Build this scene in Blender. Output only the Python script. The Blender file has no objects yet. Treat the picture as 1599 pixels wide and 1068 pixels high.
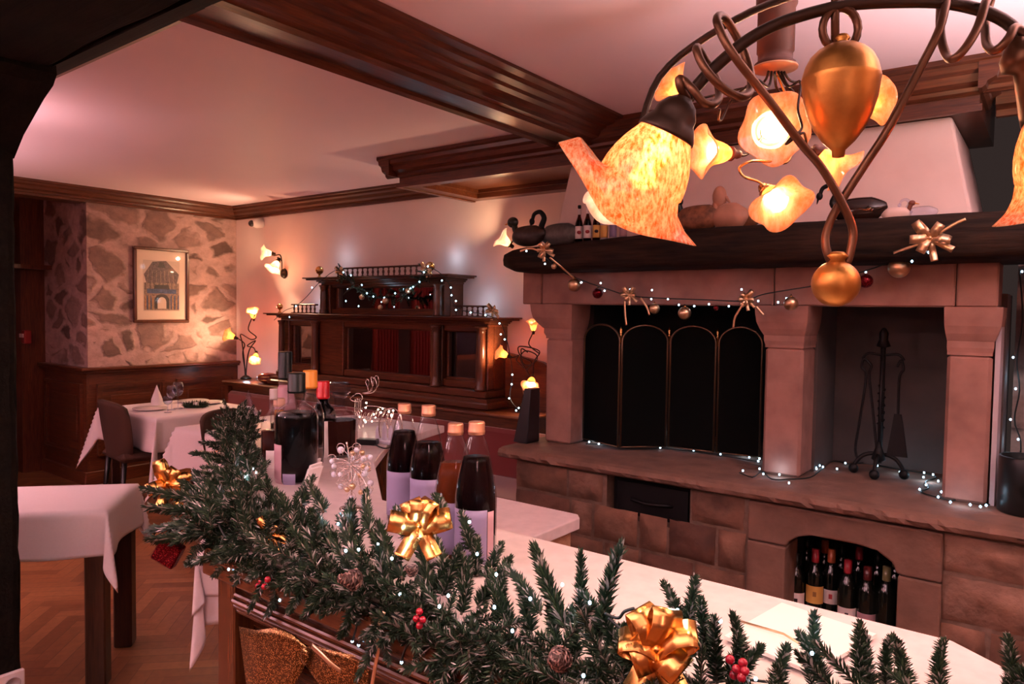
import bpy, math, random
from mathutils import Vector, Matrix, Quaternion
PI = math.pi
scene = bpy.context.scene
# ------------------------------------------------------------------ camera
FPX = 1124.7
YAW, PITCH, ROLL = map(math.radians, (37.23, 2.42, 0.83))
CAM = Vector((0, 0, 1.6))
_F = Vector((-math.sin(YAW)*math.cos(PITCH), math.cos(YAW)*math.cos(PITCH), -math.sin(PITCH)))
_R = Vector((math.cos(YAW), math.sin(YAW), 0)); _U = _R.cross(_F)
_R = _R*math.cos(ROLL) + _U*math.sin(ROLL); _U = _R.cross(_F)
cd = bpy.data.cameras.new('camera'); cam = bpy.data.objects.new('camera', cd)
scene.collection.objects.link(cam); scene.camera = cam
cd.sensor_width = 36; cd.lens = FPX/1599*36; cd.clip_start = 0.05
cam.matrix_world = Matrix((( _R.x, _U.x, -_F.x, CAM.x), (_R.y, _U.y, -_F.y, CAM.y), (_R.z, _U.z, -_F.z, CAM.z), (0,0,0,1)))
# ------------------------------------------------------------------ world, exposure
w = bpy.data.worlds.new('world'); scene.world = w; w.use_nodes = True
w.node_tree.nodes['Background'].inputs[0].default_value = (0.9, 0.6, 0.55, 1)
w.node_tree.nodes['Background'].inputs[1].default_value = 0.02
scene.view_settings.view_transform = 'Standard'; scene.view_settings.look = 'None'
scene.view_settings.gamma = 1.0; scene.view_settings.exposure = 0.8
scene.cycles.use_denoising = True
scene.cycles.max_bounces = 8; scene.cycles.transparent_max_bounces = 24; scene.cycles.sample_clamp_indirect = 6
scene.cycles.caustics_reflective = False; scene.cycles.caustics_refractive = False
WARM = (1.0, 0.60, 0.34); PINK = (1.0, 0.60, 0.64); COOL = (0.55, 0.78, 1.0)
def light(loc, power, col, radius=0.05, parent=None, name='lamp_light'):
    l = bpy.data.lights.new(name, 'POINT'); l.energy = power; l.color = col; l.shadow_soft_size = radius
    o = bpy.data.objects.new(name, l); scene.collection.objects.link(o); o.location = loc
    if parent: o.parent = parent; o.matrix_parent_inverse = Matrix.Translation(parent.location).inverted()
    return o
def spot(loc, tgt, power, col, radius, angle=80, name='spot_light'):
    l = bpy.data.lights.new(name, 'SPOT'); l.energy = power; l.color = col; l.shadow_soft_size = radius
    l.spot_size = math.radians(angle); l.spot_blend = .6
    o = bpy.data.objects.new(name, l); scene.collection.objects.link(o); o.location = loc
    o.rotation_euler = (Vector(tgt)-Vector(loc)).to_track_quat('-Z', 'Y').to_euler()
    return o
# fill lights added behind the camera to brighten the room; fittings built below
FILL_LAMPS = [((1.1, -0.7, 1.95), 12), ((-2.3, -1.0, 2.1), 14), ((-4.6, -0.4, 2.1), 22)]
for p_, e_ in FILL_LAMPS: light(p_, e_, PINK, 0.14)
light((-4.45, 1.22, 2.28), 7, PINK, 0.05)
# fill spots added outside the frame to brighten the ceiling; torchieres modelled below
FILL_UPLIGHTS = [((-5.9, 0.1, 1.72), 310), ((-3.6, -1.0, 1.72), 290), ((0.95, 1.0, 1.72), 260), ((0.62, 2.25, 1.72), 105), ((-0.9, -1.1, 1.72), 300)]
ROSE = (1.0, 0.74, 0.72)
for p_, e_ in FILL_UPLIGHTS: spot((p_[0], p_[1], p_[2]+.05), (p_[0], p_[1], 3), e_, PINK if p_[0] < -2 else ROSE, 0.09, 155)
# ------------------------------------------------------------------ helpers
def ray(px, py): return _F + _R*((px-799.5)/FPX) - _U*((py-534)/FPX)
def at(px, py, ax, v):
    r = ray(px, py); i = 'xyz'.index(ax); return CAM + r*((v-CAM[i])/r[i])
def P(px, py, d): return CAM + ray(px, py)*d
def T(x=0, y=0, z=0): return Matrix.Translation((x, y, z))
def RZ(a): return Matrix.Rotation(a, 4, 'Z')
def aim(loc, d, roll=0):
    return Matrix.Translation(loc) @ Vector(d).to_track_quat('Z', 'Y').to_matrix().to_4x4() @ Matrix.Rotation(roll, 4, 'Z')
class MB:
    def __init__(s): s.v = []; s.f = []; s.m = []; s.s = []
    def add(s, vs, fs, M=None, mi=0, sm=False):
        b = len(s.v)
        s.v += [tuple(M @ Vector(v)) for v in vs] if M else [tuple(v) for v in vs]
        for f in fs: s.f.append([i+b for i in f]); s.m.append(mi); s.s.append(sm)
        return s
    def box(s, x0, x1, y0, y1, z0, z1, M=None, mi=0, b=0):
        if b <= 0:
            vs = [(x, y, z) for x in (x0, x1) for y in (y0, y1) for z in (z0, z1)]
            return s.add(vs, [(0,1,3,2),(4,6,7,5),(0,4,5,1),(2,3,7,6),(0,2,6,4),(1,5,7,3)], M, mi)
        c = Vector(((x0+x1)/2, (y0+y1)/2, (z0+z1)/2)); h = Vector(((x1-x0)/2, (y1-y0)/2, (z1-z0)/2)); b = min(b, min(h)*.9)
        vs = []; idx = {}
        for sx in (-1, 1):
            for sy in (-1, 1):
                for sz in (-1, 1):
                    for k in range(3):
                        d = [h[i]-b for i in range(3)]; d[k] = h[k]
                        idx[(sx, sy, sz, k)] = len(vs); vs.append(c + Vector((sx*d[0], sy*d[1], sz*d[2])))
        fs = []
        S = (-1, 1)
        for sx in S: fs.append([idx[(sx,)+t+(0,)] for t in ((-1,-1),(1,-1),(1,1),(-1,1))])
        for sy in S: fs.append([idx[(t[0],sy,t[1],1)] for t in ((-1,-1),(1,-1),(1,1),(-1,1))])
        for sz in S: fs.append([idx[(t[0],t[1],sz,2)] for t in ((-1,-1),(1,-1),(1,1),(-1,1))])
        for a in S:
            for d in S:
                fs.append([idx[(a,d,-1,0)], idx[(a,d,1,0)], idx[(a,d,1,1)], idx[(a,d,-1,1)]])
                fs.append([idx[(a,-1,d,0)], idx[(a,1,d,0)], idx[(a,1,d,2)], idx[(a,-1,d,2)]])
                fs.append([idx[(-1,a,d,1)], idx[(1,a,d,1)], idx[(1,a,d,2)], idx[(-1,a,d,2)]])
                for e in S: fs.append([idx[(a,d,e,0)], idx[(a,d,e,1)], idx[(a,d,e,2)]])
        return s.add(vs, fs, M, mi)
    def lathe(s, pr, n=24, M=None, mi=0, sm=True, caps=True, th0=0, sq=None):
        vs = []; fs = []
        for r, z in pr:
            for k in range(n):
                a = th0+2*PI*k/n
                vs.append((r*math.cos(a), r*math.sin(a)*(sq or 1), z))
        for i in range(len(pr)-1):
            for k in range(n):
                k2 = (k+1) % n; fs.append((i*n+k, i*n+k2, (i+1)*n+k2, (i+1)*n+k))
        if caps:
            if pr[0][0] > 1e-5: fs.append(tuple(range(n))[::-1])
            if pr[-1][0] > 1e-5: fs.append(tuple(range((len(pr)-1)*n, len(pr)*n)))
        return s.add(vs, fs, M, mi, sm)
    def sph(s, c, r, n=14, m=9, mi=0, sc=(1,1,1), M=None):
        pr = [(max(1e-6, math.sin(PI*i/m))*r, -math.cos(PI*i/m)*r) for i in range(m+1)]
        MM = (M or Matrix()) @ Matrix.Translation(c) @ Matrix.Diagonal((sc[0], sc[1], sc[2], 1))
        return s.lathe(pr, n, MM, mi, True, False)
    def tube(s, path, r, n=8, mi=0, closed=False, M=None, flat=1.0, up=None):
        path = [Vector(p) for p in path]; N = len(path)
        rr = r if isinstance(r, (list, tuple)) else [r]*N
        vs = []; fs = []; prev = None
        for i, p in enumerate(path):
            t = (path[(i+1) % N]-path[i-1]) if closed else (path[min(i+1, N-1)]-path[max(i-1, 0)])
            t = t.normalized() if t.length > 1e-9 else Vector((0,0,1))
            if prev is None or up is not None:
                a = Vector(up) if up is not None else (Vector((0,0,1)) if abs(t.z) < .9 else Vector((1,0,0)))
                nn = (a - t*a.dot(t)).normalized()
            else:
                nn = prev - t*prev.dot(t); nn = nn.normalized() if nn.length > 1e-6 else t.orthogonal().normalized()
            prev = nn; bb = t.cross(nn)
            for k in range(n):
                a = 2*PI*k/n; q = rr[i]
                qa, qb = (q if isinstance(q, (tuple, list)) else (q, q*flat))
                vs.append(p + nn*math.cos(a)*qa + bb*math.sin(a)*qb)
        L = N if closed else N-1
        for i in range(L):
            j = (i+1) % N
            for k in range(n):
                k2 = (k+1) % n; fs.append((i*n+k, i*n+k2, j*n+k2, j*n+k))
        if not closed: fs.append(tuple(range(n))[::-1]); fs.append(tuple(range((N-1)*n, N*n)))
        return s.add(vs, fs, M, mi, True)
    def prism(s, poly, z0, z1, M=None, mi=0, sm=False):
        n = len(poly)
        vs = [(x, y, z0) for x, y in poly]+[(x, y, z1) for x, y in poly]
        fs = [tuple(range(n))[::-1], tuple(range(n, 2*n))]+[(i, (i+1) % n, n+(i+1) % n, n+i) for i in range(n)]
        return s.add(vs, fs, M, mi, sm)
    def extr(s, prof, p0, p1, side, mi=0):
        """run a moulding profile [(out, up)] from p0 to p1; `side` is the outward direction"""
        p0 = Vector(p0); p1 = Vector(p1); sd = Vector(side); n = len(prof)
        vs = [p0+sd*a+Vector((0,0,b)) for a, b in prof]+[p1+sd*a+Vector((0,0,b)) for a, b in prof]
        fs = [tuple(range(n)), tuple(range(n, 2*n))[::-1]]+[(i, n+i, n+(i+1) % n, (i+1) % n) for i in range(n)]
        return s.add(vs, fs, None, mi)
def spline(pts, k=6, closed=False):
    pts = [Vector(p) for p in pts]; n = len(pts); out = []
    g = (lambda i: pts[i % n]) if closed else (lambda i: pts[max(0, min(n-1, i))])
    for i in range(n if closed else n-1):
        p0, p1, p2, p3 = g(i-1), g(i), g(i+1), g(i+2)
        for j in range(k):
            t = j/k
            out.append(.5*((2*p1)+(p2-p0)*t+(2*p0-5*p1+4*p2-p3)*t*t+(3*p1-p0-3*p2+p3)*t**3))
    if not closed: out.append(pts[-1])
    return out
def obj(name, mb, mats, parent=None, bevel=0, fix=True):
    me = bpy.data.meshes.new(name)
    if isinstance(mb, MB):
        me.from_pydata(mb.v, [], mb.f)
        me.polygons.foreach_set('material_index', mb.m); me.polygons.foreach_set('use_smooth', mb.s)
        if fix and len(mb.f) < 60000:
            import bmesh
            bm = bmesh.new(); bm.from_mesh(me); bmesh.ops.recalc_face_normals(bm, faces=bm.faces); bm.to_mesh(me); bm.free()
    else: me = mb
    for m in (mats if isinstance(mats, (list, tuple)) else [mats]): me.materials.append(m)
    o = bpy.data.objects.new(name, me); scene.collection.objects.link(o)
    if parent:
        o.parent = parent; o.matrix_parent_inverse = parent.matrix_basis.inverted()
    if bevel:
        b = o.modifiers.new('bevel', 'BEVEL'); b.width = bevel; b.segments = 2; b.limit_method = 'ANGLE'
    return o
def tag(o, label, cat, group=None):
    o['label'] = label; o['category'] = cat
    if group: o['group'] = group
    return o
def thing(name, label, cat, loc=(0,0,0), group=None):
    o = bpy.data.objects.new(name, None); scene.collection.objects.link(o); o.location = loc; o.empty_display_size = .05
    return tag(o, label, cat, group)
def struct(name, mb, mats, parent=None, bevel=0):
    o = obj(name, mb, mats, parent, bevel)
    if not parent: o['kind'] = 'structure'
    return o
def dup(root, M, label, group=None):
    """copy a thing with its parts and sub-parts, moved by matrix M"""
    r = root.copy(); scene.collection.objects.link(r); r.matrix_basis = M @ root.matrix_basis; r['label'] = label
    if group: r['group'] = group
    for ch in list(root.children):
        if ch.type == 'LIGHT': continue
        c = ch.copy(); scene.collection.objects.link(c); c.parent = r
        for g in ch.children:
            d = g.copy(); scene.collection.objects.link(d); d.parent = c
    return r
# ------------------------------------------------------------------ materials
def new(name):
    m = bpy.data.materials.new(name); m.use_nodes = True; nt = m.node_tree
    return m, nt, nt.nodes['Principled BSDF']
def nd(nt, t, **kw):
    n = nt.nodes.new(t)
    for k, v in kw.items():
        if k in n.inputs: n.inputs[k].default_value = v
        else: setattr(n, k, v)
    return n
def ramp(nt, stops, fac):
    r = nt.nodes.new('ShaderNodeValToRGB'); e = r.color_ramp.elements
    while len(e) < len(stops): e.new(.5)
    for i, (p, c) in enumerate(stops): e[i].position = p; e[i].color = (*c, 1)
    nt.links.new(fac, r.inputs[0]); return r.outputs[0]
def coords(nt, scale=(1,1,1), rot=(0,0,0)):
    tc = nt.nodes.new('ShaderNodeTexCoord'); mp = nt.nodes.new('ShaderNodeMapping')
    mp.inputs['Scale'].default_value = scale; mp.inputs['Rotation'].default_value = rot
    nt.links.new(tc.outputs['Object'], mp.inputs[0]); return mp.outputs[0]
def bump(nt, bs, h, strength=.3, dist=.01):
    b = nt.nodes.new('ShaderNodeBump'); b.inputs['Strength'].default_value = strength; b.inputs['Distance'].default_value = dist
    nt.links.new(h, b.inputs['Height']); nt.links.new(b.outputs[0], bs.inputs['Normal']); return b
def plain(name, col, rough=.5, metal=0, noise=0, nscale=20, bmp=0, **kw):
    m, nt, bs = new(name)
    bs.inputs['Base Color'].default_value = (*col, 1); bs.inputs['Roughness'].default_value = rough; bs.inputs['Metallic'].default_value = metal
    for k, v in kw.items(): bs.inputs[k.replace('_', ' ')].default_value = v
    if noise or bmp:
        n = nd(nt, 'ShaderNodeTexNoise', Scale=nscale, Detail=6.0); nt.links.new(coords(nt), n.inputs['Vector'])
        if noise:
            a = tuple(c*(1-noise) for c in col); b = tuple(min(1, c*(1+noise)) for c in col)
            nt.links.new(ramp(nt, [(.3, a), (.7, b)], n.outputs[0]), bs.inputs['Base Color'])
        if bmp: bump(nt, bs, n.outputs[0], bmp, .01 if bmp < .5 else .03)
    return m
def wood(name, c0, c1, axis='x', rough=.25, scale=1.0, b=.08):
    m, nt, bs = new(name)
    s = {'x': (1.2, 14, 14), 'y': (14, 1.2, 14), 'z': (14, 14, 1.2)}[axis]
    v = coords(nt, tuple(k*scale for k in s))
    n = nd(nt, 'ShaderNodeTexNoise', Scale=2.2, Detail=8.0, Roughness=.62, Distortion=.6); nt.links.new(v, n.inputs['Vector'])
    n2 = nd(nt, 'ShaderNodeTexNoise', Scale=9.0, Detail=4.0); nt.links.new(v, n2.inputs['Vector'])
    mx = nd(nt, 'ShaderNodeMath', operation='MULTIPLY'); nt.links.new(n.outputs[0], mx.inputs[0]); nt.links.new(n2.outputs[0], mx.inputs[1])
    nt.links.new(ramp(nt, [(.12, c0), (.42, c1)], mx.outputs[0]), bs.inputs['Base Color'])
    bs.inputs['Roughness'].default_value = rough
    bump(nt, bs, n2.outputs[0], b, .004); return m
def rubble(name, mortar, s0, s1, scale=3.4, cover=.5):
    m, nt, bs = new(name)
    v = coords(nt, (.8, .8, 1.15))
    wn = nd(nt, 'ShaderNodeTexNoise', Scale=2.6, Detail=4.0); nt.links.new(v, wn.inputs['Vector'])
    mx = nd(nt, 'ShaderNodeMix', data_type='VECTOR'); mx.inputs['Factor'].default_value = .28
    nt.links.new(v, mx.inputs['A']); nt.links.new(wn.outputs['Color'], mx.inputs['B'])
    d = nd(nt, 'ShaderNodeTexVoronoi', feature='DISTANCE_TO_EDGE', Scale=scale); nt.links.new(mx.outputs['Result'], d.inputs['Vector'])
    c = nd(nt, 'ShaderNodeTexVoronoi', feature='F1', Scale=scale); nt.links.new(mx.outputs['Result'], c.inputs['Vector'])
    fn = nd(nt, 'ShaderNodeTexNoise', Scale=14.0, Detail=8.0, Roughness=.7); nt.links.new(v, fn.inputs['Vector'])
    sep = nd(nt, 'ShaderNodeSeparateColor'); nt.links.new(c.outputs['Color'], sep.inputs[0])
    # the width of the mortar smeared round each stone differs from stone to stone
    a = nd(nt, 'ShaderNodeMath', operation='MULTIPLY_ADD'); a.inputs[1].default_value = -.16; a.inputs[2].default_value = 0
    nt.links.new(sep.outputs[0], a.inputs[0])
    a2 = nd(nt, 'ShaderNodeMath', operation='ADD'); nt.links.new(d.outputs['Distance'], a2.inputs[0]); nt.links.new(a.outputs[0], a2.inputs[1])
    a3 = nd(nt, 'ShaderNodeMath', operation='MULTIPLY_ADD'); a3.inputs[1].default_value = .10; nt.links.new(fn.outputs[0], a3.inputs[0]); nt.links.new(a2.outputs[0], a3.inputs[2])
    mask = nd(nt, 'ShaderNodeMapRange'); mask.inputs[1].default_value = .055+.05*(1-cover); mask.inputs[2].default_value = .155+.05*(1-cover)
    nt.links.new(a3.outputs[0], mask.inputs[0])
    sc = ramp(nt, [(0, s0), (.5, s1), (1, tuple(k*.6 for k in s0))], sep.outputs[1])
    sn = nd(nt, 'ShaderNodeMix', data_type='RGBA', blend_type='MULTIPLY'); sn.inputs['Factor'].default_value = .7
    nt.links.new(sc, sn.inputs['A']); nt.links.new(ramp(nt, [(.3, (.45,.45,.45)), (.7, (1.2,1.2,1.2))], fn.outputs[0]), sn.inputs['B'])
    mo = ramp(nt, [(.3, tuple(k*.62 for k in mortar)), (.62, mortar)], fn.outputs[0])
    fi = nd(nt, 'ShaderNodeMix', data_type='RGBA'); nt.links.new(mask.outputs[0], fi.inputs['Factor']); nt.links.new(mo, fi.inputs['A']); nt.links.new(sn.outputs['Result'], fi.inputs['B'])
    nt.links.new(fi.outputs['Result'], bs.inputs['Base Color']); bs.inputs['Roughness'].default_value = .9
    hb = nd(nt, 'ShaderNodeMath', operation='MULTIPLY_ADD'); hb.inputs[1].default_value = .5; nt.links.new(fn.outputs[0], hb.inputs[0]); nt.links.new(mask.outputs[0], hb.inputs[2])
    bump(nt, bs, hb.outputs[0], .6, .02); return m
def glassy(name, tint=(1,1,1), gloss=.12, rough=.03):
    """thin glass: clear, with a sheen that grows at grazing angles"""
    m, nt, bs = new(name); nt.nodes.remove(bs)
    tr = nd(nt, 'ShaderNodeBsdfTransparent'); tr.inputs[0].default_value = (*tint, 1)
    gl = nd(nt, 'ShaderNodeBsdfGlossy'); gl.inputs['Roughness'].default_value = rough
    lw = nd(nt, 'ShaderNodeLayerWeight'); lw.inputs[0].default_value = .35
    lw.inputs[0].default_value = .5
    pw = nd(nt, 'ShaderNodeMath', operation='POWER'); pw.inputs[1].default_value = 2.6; nt.links.new(lw.outputs['Facing'], pw.inputs[0])
    mr = nd(nt, 'ShaderNodeMapRange'); mr.inputs[3].default_value = gloss*.15; mr.inputs[4].default_value = .85
    nt.links.new(pw.outputs[0], mr.inputs[0])
    mx = nd(nt, 'ShaderNodeMixShader'); nt.links.new(mr.outputs[0], mx.inputs[0]); nt.links.new(tr.outputs[0], mx.inputs[1]); nt.links.new(gl.outputs[0], mx.inputs[2])
    nt.links.new(mx.outputs[0], nt.nodes['Material Output'].inputs[0]); return m
def glow(name, col, s):
    m, nt, bs = new(name); bs.inputs['Base Color'].default_value = (*col, 1)
    bs.inputs['Emission Color'].default_value = (*col, 1); bs.inputs['Emission Strength'].default_value = s; return m
def shade_glass(name, c0, c1, trans=.75, emi=0.0, sc=60, stretch=(1,1,.35), frost=0):
    """speckled art-glass lamp shade: translucent, lit by the bulb inside it"""
    m, nt, bs = new(name); nt.nodes.remove(bs)
    v = coords(nt, stretch)
    n = nd(nt, 'ShaderNodeTexNoise', Scale=float(sc), Detail=5.0, Roughness=.7); nt.links.new(v, n.inputs['Vector'])
    col = ramp(nt, [(.38, c0), (.6, c1)], n.outputs[0])
    tl = nd(nt, 'ShaderNodeBsdfTranslucent'); df = nd(nt, 'ShaderNodeBsdfDiffuse'); gl = nd(nt, 'ShaderNodeBsdfGlossy'); gl.inputs['Roughness'].default_value = .15
    em = nd(nt, 'ShaderNodeEmission'); em.inputs['Strength'].default_value = emi
    for k in (tl, df, em): nt.links.new(col, k.inputs['Color'])
    m1 = nd(nt, 'ShaderNodeMixShader'); m1.inputs[0].default_value = trans; nt.links.new(df.outputs[0], m1.inputs[1]); nt.links.new(tl.outputs[0], m1.inputs[2])
    m2 = nd(nt, 'ShaderNodeMixShader'); m2.inputs[0].default_value = .06; nt.links.new(m1.outputs[0], m2.inputs[1]); nt.links.new(gl.outputs[0], m2.inputs[2])
    if frost:   # frosted glass: the bulb inside glares through, blurred
        rf = nd(nt, 'ShaderNodeBsdfRefraction'); rf.inputs['Roughness'].default_value = .55; rf.inputs['IOR'].default_value = 1.12; nt.links.new(col, rf.inputs['Color'])
        m3 = nd(nt, 'ShaderNodeMixShader'); m3.inputs[0].default_value = frost; nt.links.new(m2.outputs[0], m3.inputs[1]); nt.links.new(rf.outputs[0], m3.inputs[2]); m2 = m3
    ad = nd(nt, 'ShaderNodeAddShader'); nt.links.new(m2.outputs[0], ad.inputs[0]); nt.links.new(em.outputs[0], ad.inputs[1])
    nt.links.new(ad.outputs[0], nt.nodes['Material Output'].inputs[0]); return m
def glitter(name, c0, c1, sc=900):
    m, nt, bs = new(name); v = coords(nt)
    vo = nd(nt, 'ShaderNodeTexVoronoi', Scale=float(sc)); nt.links.new(v, vo.inputs['Vector'])
    sp = nd(nt, 'ShaderNodeSeparateColor'); nt.links.new(vo.outputs['Color'], sp.inputs[0])
    nt.links.new(ramp(nt, [(.72, c0), (.95, c1)], sp.outputs[0]), bs.inputs['Base Color'])
    bs.inputs['Metallic'].default_value = .9; bs.inputs['Roughness'].default_value = .3
    nm = nd(nt, 'ShaderNodeBump'); nm.inputs['Strength'].default_value = 1.0; nm.inputs['Distance'].default_value = .003
    nt.links.new(sp.outputs[1], nm.inputs['Height']); nt.links.new(nm.outputs[0], bs.inputs['Normal']); return m
def parquet(name):
    m, nt, bs = new(name); v = coords(nt, (1,1,1), (0,0,PI/4))
    W = .07; N = 5
    # herringbone: blocks that alternate direction
    sp = nd(nt, 'ShaderNodeSeparateXYZ'); nt.links.new(v, sp.inputs[0])
    def mth(op, a, b=None, c=None):
        k = nd(nt, 'ShaderNodeMath', operation=op)
        for i, q in enumerate((a, b, c)):
            if q is None: continue
            if isinstance(q, (int, float)): k.inputs[i].default_value = q
            else: nt.links.new(q, k.inputs[i])
        return k.outputs[0]
    X = mth('DIVIDE', sp.outputs[0], W); Y = mth('DIVIDE', sp.outputs[1], W)
    fx = mth('FLOOR', X); fy = mth('FLOOR', Y)
    k = mth('FLOORED_MODULO', mth('SUBTRACT', fx, fy), 2*N)
    hor = mth('LESS_THAN', k, N)
    along_h = mth('SUBTRACT', fx, k)            # id of a horizontal stave
    idh = mth('ADD', mth('MULTIPLY', along_h, 7.13), mth('MULTIPLY', fy, 3.71))
    idv = mth('ADD', mth('MULTIPLY', fx, 5.37), mth('MULTIPLY', mth('ADD', fy, mth('SUBTRACT', k, N)), 9.17))
    idd = mth('ADD', mth('MULTIPLY', idh, hor), mth('MULTIPLY', idv, mth('SUBTRACT', 1, hor)))
    wn = nd(nt, 'ShaderNodeTexWhiteNoise', noise_dimensions='1D'); nt.links.new(idd, wn.inputs['W'])
    e = mth('ADD', mth('MULTIPLY', mth('ABSOLUTE', mth('SUBTRACT', mth('FRACT', Y), .5)), hor), mth('MULTIPLY', mth('ABSOLUTE', mth('SUBTRACT', mth('FRACT', X), .5)), mth('SUBTRACT', 1, hor)))
    gap = mth('GREATER_THAN', e, .47)
    col = ramp(nt, [(0, (.20, .075, .028)), (.5, (.29, .12, .045)), (1, (.38, .17, .065))], wn.outputs[0])
    g = nd(nt, 'ShaderNodeTexNoise', Scale=30.0, Detail=6.0); nt.links.new(v, g.inputs['Vector'])
    mg = nd(nt, 'ShaderNodeMix', data_type='RGBA', blend_type='MULTIPLY'); mg.inputs['Factor'].default_value = .5
    nt.links.new(col, mg.inputs['A']); nt.links.new(g.outputs[0], mg.inputs['B'])
    dk = nd(nt, 'ShaderNodeMix', data_type='RGBA'); nt.links.new(mth('MULTIPLY', gap, .6), dk.inputs['Factor']); nt.links.new(mg.outputs['Result'], dk.inputs['A']); dk.inputs['B'].default_value = (.05, .02, .01, 1)
    nt.links.new(dk.outputs['Result'], bs.inputs['Base Color']); bs.inputs['Roughness'].default_value = .38
    return m
PLASTER = plain('plaster', (.86, .71, .67), .85, noise=.04, nscale=3, bmp=.05)
CEIL = plain('ceiling_paint', (.88, .70, .76), .55, noise=.02, nscale=1)
HOODM = plain('rough_plaster', (.86, .72, .66), .9, noise=.05, nscale=6, bmp=.25)
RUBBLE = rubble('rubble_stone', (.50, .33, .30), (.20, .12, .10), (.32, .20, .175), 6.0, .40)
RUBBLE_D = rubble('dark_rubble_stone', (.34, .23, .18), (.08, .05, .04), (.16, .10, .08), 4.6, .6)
WOODX = wood('polished_oak', (.052, .015, .007), (.155, .046, .018), 'x', .30, 1.0, .03)
WOODY = wood('polished_oak_y', (.052, .015, .007), (.155, .046, .018), 'y', .30, 1.0, .03)
WOODZ = wood('polished_oak_z', (.052, .015, .007), (.155, .046, .018), 'z', .30, 1.0, .03)
WOODL = wood('bar_wood', (.038, .011, .0045), (.105, .034, .012), 'x', .24, 1.0, .03)
WOODLZ = wood('bar_wood_upright', (.038, .011, .0045), (.105, .034, .012), 'z', .26, 1.0, .03)
WOODP = wood('pale_wood', (.40, .22, .12), (.60, .36, .22), 'x', .4)
ROUGH = wood('old_timber', (.002, .0022, .0014), (.010, .008, .005), 'x', .85, .6, .7); ROUGH.node_tree.nodes['Principled BSDF'].inputs['Specular IOR Level'].default_value = .12
ROUGHM = wood('mantel_timber', (.003, .002, .0014), (.034, .018, .011), 'x', .75, .5, .9); ROUGHM.node_tree.nodes['Principled BSDF'].inputs['Specular IOR Level'].default_value = .2
SAND = plain('pink_sandstone', (.29, .15, .115), .85, noise=.22, nscale=9, bmp=.35)
SANDD = plain('dark_sandstone', (.165, .09, .062), .9, noise=.25, nscale=8, bmp=.5)
ASHLAR = plain('ashlar_stone', (.16, .080, .050), .9, noise=.5, nscale=7, bmp=.8)
ASHLAR2 = plain('ashlar_stone_pale', (.21, .115, .078), .9, noise=.4, nscale=9, bmp=.8); ASHLAR3 = plain('ashlar_stone_dark', (.12, .055, .036), .9, noise=.45, nscale=6, bmp=.8)
MORTAR = plain('stone_mortar', (.17, .11, .08), .95, noise=.2, nscale=30, bmp=.4)
SOOT = plain('soot_stone', (.015, .010, .009), .95, noise=.3, nscale=6)
GREYPL = plain('grey_render', (.085, .068, .060), .9, noise=.25, nscale=4)
PARQ = parquet('parquet')
COUNTER = plain('cream_laminate', (.66, .56, .545), .35, noise=.08, nscale=30)
CLOTH = plain('white_cloth', (.74, .67, .68), .85, noise=.02, nscale=120, Sheen_Weight=.3)
GLASS = glassy('clear_glass'); GLASSF = glassy('frosted_crystal', (.9,.92,1), .3, .15)
GLASSG = glassy('brown_glass', (.35, .12, .03), .12)
def liquid(n, c): return plain(n, c, .25, 0, Specular_IOR_Level=.04)
DARKLIQ = liquid('dark_juice', (.003, .001, .0013)); BLACKLIQ = liquid('black_liquor', (.0015, .002, .0022))
AMBERL = liquid('amber_juice', (.07, .014, .004)); AMBL2 = liquid('amber_syrup', (.45, .19, .06)); REDB = liquid('red_brown_liquor', (.025, .008, .006))
COPPER = plain('copper_cap', (.52, .24, .14), .38, .7)
BLACKCAP = plain('black_foil', (.004, .008, .006), .35, 0, Specular_IOR_Level=.3); ORANGE = plain('orange_cap', (.85, .34, .03), .4); REDCAP = plain('red_cap', (.62, .012, .02), .35)
PAPER = plain('label_paper', (.22, .18, .30), .6); PAPERP = plain('pink_label', (.42, .24, .27), .6); PAPERW = plain('white_paper', (.82, .76, .74), .6)
PAPERY = plain('yellow_label', (.70, .42, .10), .6); INK = plain('ink', (.03, .02, .03), .6); INKR = plain('red_ink', (.4, .04, .05), .6)
GOLDF = plain('gold_foil', (.72, .37, .11), .27, 1.0); GOLDP = plain('champagne_gold', (.72, .50, .30), .28, .9, noise=.1, nscale=30)
GILT = plain('gilded_plaster', (.48, .215, .045), .40, .85, noise=.4, nscale=16, bmp=.3)
BRONZE = plain('bronze_rod', (.12, .055, .026), .42, .8, noise=.3, nscale=14)
DBRONZE = plain('dark_bronze', (.035, .018, .009), .45, .6); BRASS = plain('brass', (.60, .34, .12), .25, 1.0)
COLUMN = plain('terracotta_metal', (.085, .028, .016), .55, .2, noise=.25, nscale=12)
IRON = plain('black_iron', (.004, .004, .004), .55, 0, Specular_IOR_Level=.3); SCREENM = plain('screen_mesh', (.002, .003, .0025), .9, Specular_IOR_Level=.1)
MIRROR = plain('old_mirror', (.42, .36, .33), .03, 1.0); VELVET = plain('red_velvet', (.16, .012, .012), .8, Sheen_Weight=.6)
CORD = plain('dark_cord', (.006, .012, .010), .5); LED = glow('led', (.42, .74, 1.0), 11); LEDS = glow('led_far', (.42, .74, 1.0), 6); BULB = glow('bulb', (1, .72, .42), 30)
LEDW = glow('led_warm', (1.0, .8, .6), 14)
GLITG = glitter('gold_glitter', (.10, .045, .012), (1.0, .62, .25), 700); GLITR = glitter('red_glitter', (.10, .005, .01), (.5, .04, .05), 600)
NEEDLE = plain('fir_green', (.009, .023, .009), .6, noise=.4, nscale=40, Specular_IOR_Level=.25); FROST = plain('frosted_needle', (.27, .24, .21), .35, .3); STEM = plain('twig', (.05, .035, .02), .7)
NEEDL2 = plain('fir_light_green', (.026, .046, .018), .6, Specular_IOR_Level=.25)
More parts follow.
